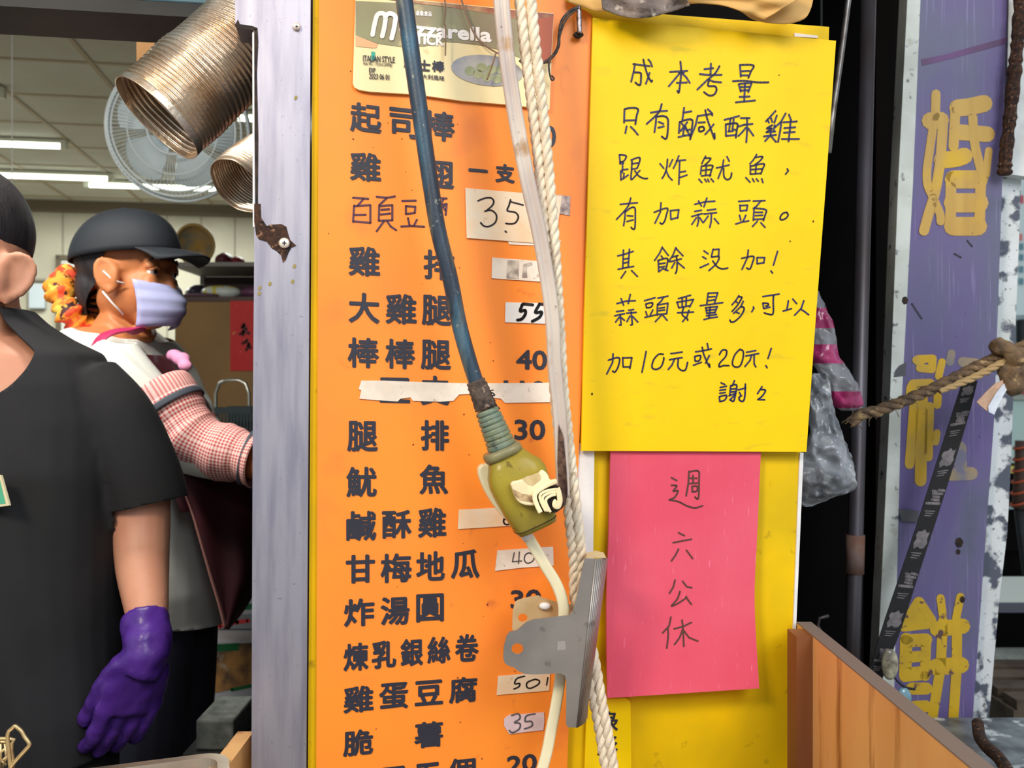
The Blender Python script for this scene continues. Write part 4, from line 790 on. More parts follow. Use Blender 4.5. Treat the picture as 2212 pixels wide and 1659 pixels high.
# ------------------------------------------------------------------ people
m_skin = M('skin_man', (206,148,120), .5, col2=(196,136,110), ns=14, bump=.05, bs=500)
m_skinw = M('skin_woman', (200,126,78), .5, col2=(188,116,72), ns=14)
m_hair = M('black_hair', (46,42,46), .6, col2=(28,26,30), ns=60, stretch=(1,1,.2), bump=.6, bs=400, bstr=(1,1,.15))
def sring(c, rx, ry, yaw=0, n=32, e=2.5, tilt=(0,0)):
    r = []
    for k in range(n):
        a = 2*math.pi*k/n; u = math.copysign(abs(math.cos(a))**(2/e), math.cos(a))*rx; v = math.copysign(abs(math.sin(a))**(2/e), math.sin(a))*ry
        x, y = u*math.cos(yaw)-v*math.sin(yaw), u*math.sin(yaw)+v*math.cos(yaw)
        r.append(Vector((c[0]+x, c[1]+y, c[2]+x*tilt[0]+y*tilt[1])))
    return r
def head_shape(C, yaw, s=1.0, pitch=0.0, fl=.49):
    """head about C (eye height), face towards local +x; returns mesh and a placing function"""
    R_ = Matrix.Rotation(yaw, 3, 'Z') @ Matrix.Rotation(pitch, 3, 'Y'); to = lambda x, y, z: Vector(C)+R_ @ Vector((x*s, y*s, z*s))
    mb = MB()
    def b(c, r, rot=None): mb.ball(to(*c), tuple(q*s for q in r), 24, 16, R_ if rot is None else R_ @ rot)
    b((-.012,0,.035), (.098,.076,.088)); b((.035,0,-.035), (.058,.060,.072)); b((.052,0,-.085), (.036,.040,.030)); b((.0,0,-.055), (.062,.062,.05))
    b((.073,0,.022), (.018,.052,.016)); b((.093,0,-.022), (.014,.012,.022)); b((.100,0,-.034), (.013,.017,.011))
    b((.082,0,-.066), (.012,.024,.007)); b((.080,0,-.077), (.012,.021,.008)); b((.070,.034,-.028), (.020,.022,.020)); b((.0750,.032,.0098), (.0140,.019,.0082)); b((.0750,-.032,.0098), (.0140,.019,.0082)); b((.0740,.032,-.0115), (.0135,.018,.0078)); b((.0740,-.032,-.0115), (.0135,.018,.0078)); b((.070,-.034,-.028), (.020,.022,.020))
    for sg_ in (1, -1):      # ears: rim, lobe and hollow
        rim = [to(.008+.017*math.cos(a)-.006*math.sin(a), sg_*(.082-math.tan(fl)*(.017*math.cos(a)-.006*math.sin(a))), -.012+.030*math.sin(a)) for a in [math.radians(40+285*k/14) for k in range(15)]]
        mb.tube(rim, .0056*s, 10); b((.006, sg_*.083, -.014), (.021,.0042,.031), Matrix.Rotation(-sg_*fl, 3, 'Z')); b((.012, sg_*.080, -.042), (.010,.005,.010)); b((.018, sg_*.074, -.014), (.014,.010,.026)); b((.010, sg_*.079, .004), (.012,.006,.012))
    return mb, to, R_
def hand(mb, wrist, dirn, side, palmn, L=1.0, curl=.35, spread=.10, th=1.0):
    """palm and five separate bent fingers; dirn towards the fingertips, side towards the thumb, palmn out of the palm"""
    d, sd, pn = Vector(dirn).normalized(), Vector(side).normalized(), Vector(palmn).normalized(); w = Vector(wrist)
    mb.tube([w, w+d*.03, w+d*.065, w+d*.088], [(.021,.027),(.016,.036),(.0145,.041),(.012,.039)], 16, up=tuple(pn))
    for i, (o, l) in enumerate(((.030,.072),(.010,.080),(-.010,.075),(-.029,.060))):
        p = w+d*.082+sd*o; dd = (d+sd*spread*(1.5-i)*.35).normalized(); pts = [p]; a = curl*.5
        for f in (.45, .32, .23):
            p = p+(dd*math.cos(a)+pn*math.sin(a))*l*f; pts.append(p); a += curl
        mb.tube(cr(pts, 3), lambda t: .0088-.0022*t, 10); mb.ball(pts[-1], .0066, 10, 8)
    p = w+d*.022+sd*.026; pts = [p, p+(sd*.75*th+d*.75+pn*.25)*.030, p+(sd*.8*th+d*1.5+pn*.5)*.040, p+(sd*.75*th+d*2.2+pn*.8)*.042]
    mb.tube(cr(pts, 3), lambda t: .0115-.004*t, 10); mb.ball(pts[-1], .0075, 10, 8)
# ---------------- the man in black at the left edge
MD = 1.27; k_ = MD/F
def MP(x, y, dy=0.0): return P(x, y, MD+dy)
mx = MP(-72, 0).x
man = thing('person', (mx, MD, 0), 'man in black t-shirt with purple glove standing cut off by the left edge', 'person')
hy = math.radians(-96)
mb, to, R_ = head_shape((mx-.006, MD-.01, 1.456), hy, 1.0, 0, .86)
# neck, torso, arms, legs in one skin
mb.rings([sring((mx, MD+.02, 1.30), .075, .07), sring((mx, MD+.012, 1.36), .062, .062), sring((mx, MD, 1.42), .060, .062), sring((mx, MD-.005, 1.46), .058, .062)])
mb.rings([sring((mx, MD+.02, z), rx, ry) for z, rx, ry in ((1.365,.085,.06),(1.34,.135,.078),(1.30,.175,.09),(1.24,.185,.105),(1.12,.178,.118),(1.0,.172,.122),(.92,.178,.125),(.84,.172,.12))])
arm = [MP(195,850,.02), MP(256,920,.02), MP(298,1010,.025), MP(304,1120,.03), MP(308,1230,.0), MP(318,1330,-.05), MP(318,1400,-.075)]
AR = [.048,.044,.041,.040,.035,.0265,.0235]
def arad(t): q = t*6; i = min(int(q), 5); return AR[i]+(AR[i+1]-AR[i])*(q-i)
mb.tube(cr(arm, 4), arad, 18)
al = [Vector((2*mx-p.x, p.y, p.z)) for p in arm]; mb.tube(cr(al, 4), arad, 18)
hand(mb, al[-1], (.1,-.25,-1), (.3,-1,0), (1,.2,0), curl=.4)
hand(mb, arm[-1], (-.34,.1,-1), (-.72,-.66,.2), (-.66,.72,.1), curl=.26, spread=.0, th=.35)
for sgn in (1, -1):
    mb.tube(cr([(mx+sgn*.09, MD+.02, .88), (mx+sgn*.095, MD+.01, .66), (mx+sgn*.10, MD+.005, .46), (mx+sgn*.10, MD+.03, .26), (mx+sgn*.10, MD+.035, .09)], 4), lambda t: .088-.048*t, 16)
body = remesh(mb, .0042, 3)
obj('body', body, m_skin, man, smooth=True)
# hair: cap of short hair, grown from the skull
hb = MB(); hb.ball(to(-.016,0,.056), (.103,.0785,.095), 28, 20, R_); hb.ball(to(-.055,0,.0), (.058,.058,.062), 24, 16, R_)
hr = remesh(hb, .005, 2, [(to(.055,0,.03), R_ @ Vector((1,0,-.35))), (to(-.004,0,.034), R_ @ Vector((.10,0,-1)))])
obj('hair', hr, m_hair, man, smooth=True)
m_eye = M('eye_white', (232,228,222), .2); m_iris = M('eye_dark', (30,22,20), .2)
def eyes(par, to, R_, sk):
    for sg_ in (1, -1):
        e = obj('eye', MB().ball(to(.0740, sg_*.032, -.0005), .0112, 16, 12), m_eye, par, smooth=True); obj('iris', MB().ball(to(.0812, sg_*.033, -.0005), .0058, 12, 8), m_iris, e, smooth=True)
        obj('eyebrow', MB().tube([to(.0875, sg_*.017, .025), to(.0875, sg_*.032, .0285), to(.079, sg_*.050, .022)], [.0016,.0024,.0014], 8), m_hair, par, smooth=True)
        obj('eyelid', MB().tube([to(.083, sg_*.018, .002), to(.0895, sg_*.032, .0095), to(.080, sg_*.047, .002)], [.002,.0032,.002], 8), sk, par, smooth=True)
eyes(man, to, R_, m_skin)
# t-shirt
m_tee = M('black_jersey', (36,36,40), .85, col2=(28,28,30), ns=5, bump=.12, bs=900, sheen=.0)
tb2 = MB(); tb2.rings([sring((mx, MD+.02, z), rx, ry) for z, rx, ry in ((1.404,.070,.058),(1.384,.092,.068),(1.362,.128,.082),(1.342,.172,.09),(1.30,.190,.102),(1.25,.198,.112),(1.18,.198,.126),(1.06,.198,.132),(.96,.205,.136),(.86,.212,.140),(.78,.205,.138))])
for sgn in (1, -1):
    ap = [MP(180,845,.02), MP(236,900,.02), MP(278,985,.024), MP(308,1070,.028), MP(318,1130,.03)]
    if sgn < 0: ap = [Vector((2*mx-p.x, p.y, p.z)) for p in ap]
    tb2.tube(cr(ap, 5), lambda t: (.060-.009*t, .060-.008*t), 20)
tee = remesh(tb2, .0048, 4, [((mx, MD-.088, 1.268), (0,-.90,.43)), ((mx, MD, .80), (0,0,-1)), (MP(320,1088,0), (.20,0,-1), lambda c: c.x-mx > .2035 and c.z > 1.0), (Vector((2*mx-MP(320,1088).x, MD, MP(0,1088).z)), (-.20,0,-1), lambda c: c.x-mx < -.2035 and c.z > 1.0)])
for i, v in enumerate(tee.v):     # drape folds from the shoulder and across the belly
    f = math.sin((v.x-mx)*95+v.z*38)*.0022*max(0, min(1, (1.3-v.z)*6)) + noise.noise(Vector((v.x*9, v.y*9, v.z*4)))*.009
    c = Vector((mx, MD+.02, v.z)); n = (v-c); n.z = 0
    if n.length > 1e-4: tee.v[i] = v+n.normalized()*(f+.002)
obj('t_shirt', tee, m_tee, man, smooth=True, solid=.003)
m_glv = M('purple_nitrile', (84,46,142), .32, col2=(68,38,122), ns=22, bump=.25, bs=120)
gl_ = MB(); w = arm[-1]; gl_.tube(cr([MP(313,1335,-.05), MP(318,1380,-.068), w, w+Vector((-.01,-.005,-.03))], 3), [.0290,.0285,.028,.028,.0275,.027,.0265,.026,.026,.025], 18)
hand(gl_, w, (-.34,.1,-1), (-.72,-.66,.2), (-.66,.72,.1), curl=.26, spread=.0, th=.35)
gv = remesh(gl_, .0035, 1)
cen = w+Vector((-.03,0,-.08))
for i, v in enumerate(gv.v):
    gv.v[i] = v+Vector((noise.noise(v*55), noise.noise(v*55+Vector((5,0,0))), 0))*.0028
bm_ = bmesh.new(); vs = [bm_.verts.new(v) for v in gv.v]; [bm_.faces.new([vs[i] for i in f]) for f in gv.f]; bm_.normal_update()
gv.v = [v.co+v.normal*.0030 for v in bm_.verts]; bm_.free()
obj('glove', gv, m_glv, man, smooth=True)
m_trs = M('black_trousers', (26,26,30), .8)
tl = MB()
for sgn in (1, -1): tl.tube(cr([(mx+sgn*.085, MD+.02, .95), (mx+sgn*.095, MD+.01, .66), (mx+sgn*.10, MD+.005, .46), (mx+sgn*.10, MD+.03, .26), (mx+sgn*.10, MD+.035, .06)], 4), lambda t: .112-.042*t, 18)
tl.rings([sring((mx, MD+.02, z), .186, .13) for z in (1.0,.9,.82)])
obj('trousers', remesh(tl, .008, 3), m_trs, man, smooth=True)
for sgn in (1, -1):
    sb_ = remesh(MB().ball((mx+sgn*.10, MD-.02, .045), (.05,.13,.045), 20, 14).ball((mx+sgn*.10, MD+.03, .07), (.05,.06,.06), 16, 12), .006, 2, [((0,0,.004), (0,0,-1))])
    obj('shoe', sb_, m_dark, man, smooth=True)
BDG = Pl(MP(0, 1060, -.125), (-.25,-1,0))
bg = plate('name_badge', BDG, [(-62,1020),(2,1027),(20,1092),(-44,1100)], .003, M('badge_cream', (226,214,176), .4), man)
obj('badge_insert', MB().patch(BDG, .0004, [(-58,1028),(-1,1034),(12,1088),(-42,1094)]), M('badge_green', (84,178,140), .4), bg)
# ---------------- the woman in the cap
WD = 1.85; kw = WD/F
def WP(x, y, dy=0.0): return P(x, y, WD+dy)
wc = WP(280, 590); wyaw = math.radians(-14)
wo = thing('person', (WP(330,0).x, WD, 0), 'woman in black cap and mask with maroon apron, turned to the right', 'person')
mb, to, R_ = head_shape(wc, wyaw, .97, .04)
mb.tube(cr([WP(285,690), WP(258,735,.01), WP(235,800,.02)], 4), [.056,.056,.057,.058,.06,.064,.068,.07,.072], 20)
tor = ((712,258,.045,.10),(740,246,.078,.15),(790,252,.100,.175),(860,276,.114,.18),(950,308,.123,.175),(1050,330,.125,.17),(1150,335,.125,.17),(1260,335,.13,.175),(1330,335,.12,.17))
mb.rings([sring(WP(x, y, .03), rx, ry, wyaw) for y, x, rx, ry in tor])
sh_ = WP(232,790,-.13); arm = [sh_, WP(262,820,-.15), WP(320,880,-.16), WP(372,940,-.165), WP(420,968,-.17), WP(480,985,-.18), WP(545,996,-.19), WP(600,1004,-.20)]
mb.tube(cr(arm, 4), lambda t: .050-.020*t, 16)
arm2 = [WP(258,800,.20), WP(275,860,.235), WP(290,950,.24), WP(300,1040,.23), WP(310,1120,.21), WP(318,1180,.19), WP(322,1230,.18)]; mb.tube(cr(arm2, 4), lambda t: .050-.020*t, 16)
hand(mb, arm[-1], (1,-.05,-.2), (.2,.9,.4), (0,.4,-1), curl=.45); hand(mb, arm2[-1], (.2,-.05,-1), (1,0,0), (0,-1,0), curl=.45)
lx = WP(335,0).x
for sgn in (1, -1): mb.tube(cr([(lx, WD+.03+sgn*.08, .86), (lx-.01, WD+.03+sgn*.085, .62), (lx-.03, WD+.03+sgn*.09, .44), (lx-.05, WD+.03+sgn*.09, .24), (lx-.05, WD+.03+sgn*.09, .09)], 4), lambda t: .085-.046*t, 16)
obj('body', remesh(mb, .0045, 3), m_skinw, wo, smooth=True)
eyes(wo, to, R_, m_skinw)
hb = MB(); hb.ball(to(-.018,0,.038), (.100,.079,.088), 28, 20, R_); hb.ball(to(-.058,0,-.03), (.052,.062,.065), 24, 16, R_); hb.ball(to(-.080,0,-.075), (.030,.036,.035), 18, 12, R_)
hr = remesh(hb, .005, 2, [(to(.052,0,.03), R_ @ Vector((1,0,-.35))), (to(.0,0,.03), R_ @ Vector((1,0,-.62)))])
obj('hair', hr, m_hair, wo, smooth=True)
# scrunchie
sc_ = MB(); sq_c = to(-.118,0,-.068)
for k in range(40):
    pass
ring = [sq_c+R_ @ Vector((.012*math.sin(a*2)*.5-.020*math.sin(a), .045*math.cos(a), .052*math.sin(a))) for a in [2*math.pi*k/60 for k in range(61)]]
sc_.tube(ring, [.024*(1+.28*math.sin(k*1.9)+.15*math.sin(k*.8)) for k in range(61)], 14, cap=False)
obj('scrunchie', sc_, M('orange_print_cloth', (240,150,46), .7, col2=(226,74,40), ns=34, lo=.48, hi=.54, spots=[((60,24,30), 36, .6, .63), ((250,206,90), 30, .6, .65)]), wo, smooth=True)
# cap
m_capm = M('black_cap', (32,37,45), .7, col2=(25,28,34), ns=7, bump=.2, bs=600)
cpb = MB(); rs = []
for i in range(15):
    t = i/14; a = t*math.pi/2*.985; rr_ = math.cos(a)
    c = to(-.012-.004*t, 0, .030+.100*math.sin(a)); rs.append([c+R_ @ Vector((.113*rr_**.8*math.cos(b), .090*rr_**.8*math.sin(b), -.014*rr_*(-math.cos(b))*1.0)) for b in [2*math.pi*k/40 for k in range(40)]])
cap_o = obj('cap', MB().rings(rs, cap0=False), m_capm, wo, smooth=True, solid=.002, label='black peaked cap')
br = MB()
for i in range(7):
    t = i/6
    for k in range(17):
        b = math.radians(-52+104*k/16); L0 = .108; ext = .078*math.cos(b*.95)**.7*t
        br.v.append(to(-.012+(L0)*math.cos(b)+ext, .088*math.sin(b)*(1+.05*t), .043+.004*math.cos(b)-.014*t*t-.014*abs(math.sin(b))**2*(.4+t)))
for i in range(6):
    for k in range(16): a = i*17+k; br.f.append((a, a+1, a+18, a+17))
obj('brim', br, m_capm, cap_o, smooth=True, solid=.0035)
obj('button', MB().ball(to(-.016,0,.131), (.008,.008,.004), 12, 8), m_capm, cap_o, smooth=True)
# mask
m_mask = M('mask_blue', (176,180,222), .7, col2=(164,168,212), ns=10)
mk = MB(); nr = 13
for i in range(nr):
    t = i/(nr-1); z = -.026-.080*t
    bul = math.sin(math.pi*min(1, t*.9+.1))
    for k in range(21):
        b = math.radians(-58+116*k/20); rx = .080+.034*math.sin(math.pi*(.15+.65*t)); fold = .0018*math.sin(t*22)
        mk.v.append(to(.004+(rx+fold)*math.cos(b)+.008*bul*math.cos(b)**3, (.078+fold)*math.sin(b)*(1-.20*t*t), z+.010*math.sin(b)**2*(1-2*t)))
for i in range(nr-1):
    for k in range(20): a = i*21+k; mk.f.append((a, a+1, a+22, a+21))
mo = obj('mask', mk, m_mask, wo, smooth=True, solid=.0015, label='pale blue surgical mask')
for sg_ in (1, -1):
    for z in (-.026, -.088): obj('ear_loop', MB().tube([to(.040, sg_*.068, z-.002), to(.022, sg_*.080, z*.72-.004), to(.006, sg_*.089, -.006 if z > -.05 else -.046)], .0017, 8), m_white, mo, smooth=True)
# long sleeved top
m_top = M('white_jersey', (226,228,222), .8, col2=(214,212,202), ns=8)
tb3 = MB(); tb3.rings([sring(WP(x, y, .03), rx+.012, ry+.012, wyaw) for y, x, rx, ry in tor]+[sring(WP(335,1375,.03), .145, .185, wyaw)])
for a_ in (arm, arm2): tb3.tube(cr(a_[:6], 4), lambda t: .066-.020*t, 18)
top = remesh(tb3, .006, 4, [(WP(258,722), (.22,-.05,1)), (WP(395,1325), (-.38,0,-1))])
for i, v in enumerate(top.v): top.v[i] = v+Vector((0, noise.noise(Vector((v.x*6, v.y*5, v.z*2)))*.010, 0))+Vector((1,-1,1)).normalized()*math.sin((v.x*.9+v.z*1.3)*120+noise.noise(v*9)*4)*.0022*(1 if v.z > 1.2 else 0)
obj('long_sleeved_top', top, m_top, wo, smooth=True, solid=.003)
# checked sleeve guard (pattern in the cloth, along and around the sleeve)
ck = bpy.data.materials.new('red_check'); ck.use_nodes = True; nt = ck.node_tree; b_ = nt.nodes['Principled BSDF']; b_.inputs['Roughness'].default_value = .8
at_ = nt.nodes.new('ShaderNodeAttribute'); at_.attribute_name = 'uvp'; mpn = nt.nodes.new('ShaderNodeMapping'); mpn.inputs['Scale'].default_value = (26, 36, 1)
nt.links.new(at_.outputs['Vector'], mpn.inputs[0]); sx = nt.nodes.new('ShaderNodeSeparateXYZ'); nt.links.new(mpn.outputs[0], sx.inputs[0])
def mth(op, a, v=None, b=None):
    n_ = nt.nodes.new('ShaderNodeMath'); n_.operation = op; nt.links.new(a, n_.inputs[0])
    if b is not None: nt.links.new(b, n_.inputs[1])
    elif v is not None: n_.inputs[1].default_value = v
    return n_.outputs[0]
s1 = mth('LESS_THAN', mth('FRACT', sx.outputs[0]), .5); s2 = mth('LESS_THAN', mth('FRACT', sx.outputs[1]), .5); sm_n = mth('MULTIPLY', mth('ADD', s1, b=s2), .5)
mxn = nt.nodes.new('ShaderNodeMix'); mxn.data_type = 'RGBA'; nt.links.new(sm_n, mxn.inputs[0]); mxn.inputs[6].default_value = lin((240,214,208)); mxn.inputs[7].default_value = lin((184,44,50)); nt.links.new(mxn.outputs[2], b_.inputs['Base Color'])
gp = [WP(362,868,-.165), WP(392,915,-.17), WP(420,948,-.175), WP(470,972,-.18), WP(520,985,-.188), WP(560,995,-.195)]
gq = cr(gp, 10); gr = [(.058+.0035*math.sin(i*.42)+.004*noise.noise(Vector((i*.3,0,0)))-.012*(i/len(gq))) for i in range(len(gq))]
gd = obj('sleeve_guard', MB().tube(gq, gr, 28, cap=False, up=(0,-1,.2), uv=True), ck, wo, smooth=True, solid=.002, label='red and white checked sleeve guard')
fl = MB().tube(cr([WP(345,842,-.16), WP(362,868,-.165), WP(372,886,-.167)], 4), [.058,.060,.061,.061,.061,.060,.060,.060,.059], 28, cap=False, up=(0,-1,.2), uv=True); obj('frill', fl, ck, gd, smooth=True, solid=.0015)
obj('elastic_band', MB().tube(cr([WP(366,875,-.166), WP(374,887,-.167)], 3), .0635, 28, cap=False, up=(0,-1,.2)), M('dark_elastic', (72,78,90), .7), gd, smooth=True, solid=.002)
obj('elastic_band', MB().tube(cr([WP(533,988,-.19), WP(541,990,-.19)], 3), .050, 28, cap=False, up=(0,-1,.2)), MATS['dark_elastic'], gd, smooth=True, solid=.002)
# apron: bib and skirt hanging in front of her, strap over the shoulder
m_apr = M('maroon_apron', (66,14,26), .75, col2=(54,12,22), ns=6); m_str = M('pink_strap', (176,40,92), .6)
def cloth(prof, name, mat, y0, y1, solid=.003):
    mb = MB(); n = 13
    for (x, y), w_ in prof:
        for k in range(n): t = k/(n-1); s = 2*t-1; p = WP(x, y); mb.v.append(Vector((p.x-.05*w_*s*s+.006*math.sin(s*9+y*.02), WD+.03+(y0+(y1-y0)*t)*w_-(p.x-WP(330,0).x)*math.sin(-wyaw), p.z)))
    for i in range(len(prof)-1):
        for k in range(n-1): a = i*n+k; mb.f.append((a, a+1, a+n+1, a+n))
    return obj(name, mb, mat, wo, smooth=True, solid=solid)
cloth([((360,770),.5),((388,815),.6),((428,872),.72),((464,945),.85),((490,1030),.95),((515,1080),1)], 'apron_bib', m_apr, -.17, .17)
sk_ = MB(); q = cr2([(372,985),(385,1010),(402,1060),(420,1110),(440,1180),(460,1250),(478,1310),(490,1358)], 4); q2 = cr2([(520,1000),(545,1060),(556,1110),(562,1160),(566,1210),(562,1245),(530,1310),(492,1358)], 4)
for i, (a, b) in enumerate(zip(q, q2)):
    for k in range(11):
        t = k/10; x = a[0]+(b[0]-a[0])*t; y = a[1]+(b[1]-a[1])*t; p = P(x, y, 1); dd = WD-.16+.10*t*t+.012*math.sin(t*7+y*.01); sk_.v.append(EYE+ray(x, y)*dd)
for i in range(len(q)-1):
    for k in range(10): a = i*11+k; sk_.f.append((a, a+1, a+12, a+11))
obj('apron_skirt', sk_, m_apr, wo, smooth=True, solid=.003)
obj('apron_hem', MB().tube([EYE+ray(x-3, y)*(WD-.166) for x, y in q], (.006,.002), 8, up=(0,-1,0)), M('hem_pink', (170,116,110), .7), wo, smooth=True)
st_ = [WP(206,752,-.145), WP(222,728,-.135), WP(250,716,-.115), WP(282,712,-.09), WP(300,716,-.06)]
obj('apron_strap', MB().tube(cr(st_, 5), (.004,.016), 14, up=(-.3,-.6,.7)), m_str, wo, smooth=True)
tl = MB()
for sgn in (1, -1): tl.tube(cr([(lx+.0, WD+.03+sgn*.07, .90), (lx-.01, WD+.03+sgn*.085, .62), (lx-.03, WD+.03+sgn*.09, .44), (lx-.05, WD+.03+sgn*.09, .24), (lx-.05, WD+.03+sgn*.09, .06)], 4), lambda t: .096-.03*t, 18)
tl.rings([sring((lx, WD+.03, z), .105, .148, wyaw) for z in (.94,.9,.84)])
obj('trousers', remesh(tl, .008, 3), M('navy_trousers', (40,42,58), .8, col2=(30,32,44), ns=8), wo, smooth=True)
for sgn in (1, -1): obj('shoe', remesh(MB().ball((lx-.02, WD+.03+sgn*.09, .045), (.12,.045,.042), 20, 14).ball((lx-.06, WD+.03+sgn*.09, .07), (.055,.045,.055), 16, 12), .006, 2, [((0,0,.004), (0,0,-1))]), m_dark, wo, smooth=True)
bow = MB()
for k, (x, y, r) in enumerate(((376,768,.016),(392,776,.018),(400,790,.014))): bow.ball(WP(x, y, -.05-.01*k), (r, r*.7, r*.8), 14, 10)
obj('neck_bow', remesh(bow, .004, 2), M('pink_cloth', (222,150,190), .6), wo, smooth=True)
# ------------------------------------------------------------------ right of the boards: plywood side, dark recess, pipes, bags, purple sign, the street beyond
lw = Pl(P(530, 1640, .86), (1,0,0))
plz = P(548, 1580, .93)
m_edge = M('plywood_edge', (120,104,96), .7)
obj('plywood_divider', wbox(plz.x-.016, plz.x, .70, .93, .3, plz.z), m_ply, label='plywood side panel edge at the foot of the steel post', cat='panel')
xr = .294; zr = P(0,1343,.955).z
pr = thing('plywood_partition', (xr, .72, 0), 'large orange plywood side panel at the bottom right in front of the purple sign', 'panel')
obj('board', wbox(xr, xr+.014, .42, .955, .02, zr-.0012), m_ply, pr); obj('top_edge', wbox(xr-.0005, xr+.0145, .42, .955, zr-.0012, zr), m_edge, pr)
obj('corner_batten', wbox(xr-.016, xr, .905, .935, .02, zr-.002), M('batten', (140,84,44), .6, col2=(112,66,36), ns=12, stretch=(1,1,.2)), pr)
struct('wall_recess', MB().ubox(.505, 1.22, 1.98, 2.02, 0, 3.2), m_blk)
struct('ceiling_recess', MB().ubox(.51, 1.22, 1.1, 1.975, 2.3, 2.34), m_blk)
struct('trim_3', wbox(P(1892,0,1.72).x, P(1955,0,1.72).x+.06, 1.72, 1.78, 0, 3.0), M('shaded_wood', (54,36,24), .7, col2=(26,18,14), ns=14, stretch=(1,1,.15)))  # wood coloured dark to carry the shadow of the gap
m_pipe = M('grey_pipe', (96,92,98), .4, .5, col2=(74,64,62), ns=9, stretch=(1,1,.4))
pp = thing('pipe', P(1850,1400,1.5), 'tall grey metal pipe standing in the dark gap left of the purple sign', 'pipe')
pa, pb = P(1886,-440,1.5), P(1840,1480,1.5); fo = pb+(pb-pa)*((pb.z-.005)/(pa.z-pb.z))
obj('tube', MB().tube([pa, pb, fo], .0125, 18), m_pipe, pp, smooth=True)
j0, j1 = pa.lerp(pb, (1155+440)/1920), pa.lerp(pb, (1238+440)/1920); obj('sleeve', MB().tube([j0, j1], .0150, 18), M('rusty_sleeve', (128,112,106), .6, col2=(120,78,58), ns=20), pp, smooth=True)
obj('thin_rod', MB().tube([P(1880,-400,1.27), P(1836,-30,1.25), P(1815,130,1.24), P(1799,240,1.23), P(1789,330,1.22)], .0042, 10), M('rod_steel', (150,146,142), .35, .8, col2=(100,90,84), ns=30), label='thin slanting metal rod behind the top corner of the yellow notice', cat='rod', smooth=True)
# crumpled kraft paper at the top
m_kraft = M('kraft_paper', (224,176,104), .7, col2=(204,158,92), ns=8)
def sheet(name, top, bot, d, mat, par, amp=.012, fr=9, nz=10, fold=0.0):
    q0 = cr2(top, 10); q1 = cr2(bot, 10); n = min(len(q0), len(q1)); mb = MB()
    for i in range(n):
        for k in range(nz+1):
            t = k/nz; x = q0[i][0]+(q1[i][0]-q0[i][0])*t; y = q0[i][1]+(q1[i][1]-q0[i][1])*t
            p = P(x, y, d); w_ = noise.noise(Vector((x/70, y/26, d*7)))*amp; r = ray(x, y); mb.v.append(EYE+r*(d+w_+fold*math.sin(math.pi*t)))
    for i in range(n-1):
        for k in range(nz): a = i*(nz+1)+k; mb.f.append((a, a+1, a+nz+2, a+nz+1))
    return obj(name, mb, mat, par, smooth=True, solid=.0012)
kp = thing('kraft_paper', P(1500, 35, .93), 'torn crumpled brown paper draped over the top of the yellow boards', 'paper')
sheet('outer_flap', [(1228,-40),(1320,-40),(1400,-40),(1480,-30),(1540,-28),(1620,-28),(1700,-28),(1756,-20)], [(1228,5),(1260,16),(1310,24),(1420,14),(1500,8),(1560,10),(1610,26),(1650,42)], .905, m_kraft, kp, .010)
sheet('outer_flap', [(1575,6),(1600,14),(1625,19),(1650,18),(1690,8),(1730,-20),(1752,-25),(1757,-20)], [(1576,8),(1600,24),(1625,40),(1660,49),(1705,51),(1738,40),(1752,18),(1758,-10)], .925, m_kraft, kp, .004)
sheet('grey_underside', [(1296,-30),(1330,-30),(1370,-30),(1400,-30),(1440,-30),(1470,-30)], [(1302,18),(1330,30),(1372,38),(1410,36),(1450,24),(1490,12)], .893, M('mottled_grey_paper', (134,120,112), .8, col2=(92,82,80), ns=50, spots=[((196,184,172), 90, .6, .7)], bump=.8, bs=260), kp, .012)  # mottled grey sheet under the brown flap
# plastic bags
def clear(name, col, al, rough=.12): return M(name, col, rough, alpha=al, spec=.8, col2=tuple(min(255, c+20) for c in col), ns=14)
def bag(name, prof, d, mats, lab, seed, stripes=None, th=.04, crump=.010):
    """hanging bag: left/right outline per height"""
    L_ = cr2([(a, y) for a, b, y in prof], 8); R_ = cr2([(b, y) for a, b, y in prof], 8); rs = []
    for i, ((xl, y), (xr_, _)) in enumerate(zip(L_, R_)):
        ring = []
        for k in range(64):
            a = 2*math.pi*k/64; x = (xl+xr_)/2+(xr_-xl)/2*math.cos(a); p = P(x, y, d+math.sin(a)*th*min(1, (xr_-xl)/120))
            p += Vector((noise.noise(p*16+Vector((seed,0,0)))*crump*.6, noise.noise(p*24+Vector((0,seed,0)))*crump+abs(noise.noise(p*48))*crump*1.1-abs(noise.noise(p*95))*crump*.45, 0)); ring.append(p)
        rs.append(ring)
    e = thing(name, P((prof[-1][0]+prof[-1][1])/2, prof[-1][2], d), lab, 'bag')
    ranges = stripes or [(0, len(rs)-1, mats[0])]
    for a, b, m in ranges: obj('film', MB().rings(rs[a:b+1], cap0=a == 0, cap1=b == len(rs)-1), m, e, smooth=True)
    return e
mf = M('clear_film', (186,186,190), .14, alpha=.5, col2=(120,120,126), ns=16, stretch=(2,1,.5), spec=1.0, spots=[((214,214,214), 26, .6, .7, (2,1,.3))]); mfp = M('pink_stripe_film', (206,62,126), .16, alpha=.8, col2=(150,44,92), ns=20, stretch=(2,1,.5), spec=.9)  # pale streaks in the clear film are painted highlights
n8 = 8
bag('striped_bag', [(1752,1770,628),(1750,1782,665),(1746,1796,700),(1744,1808,735),(1750,1818,770),(1768,1834,800),(1790,1852,836),(1800,1864,872),(1818,1848,887)], 1.16, None,
    'clear plastic bag with pink stripes hanging in the dark gap behind the yellow notice', 3, [(0,8,mf),(8,18,mfp),(18,26,mf),(26,36,mfp),(36,50,mf),(50,60,mfp),(60,64,mf)], .03)
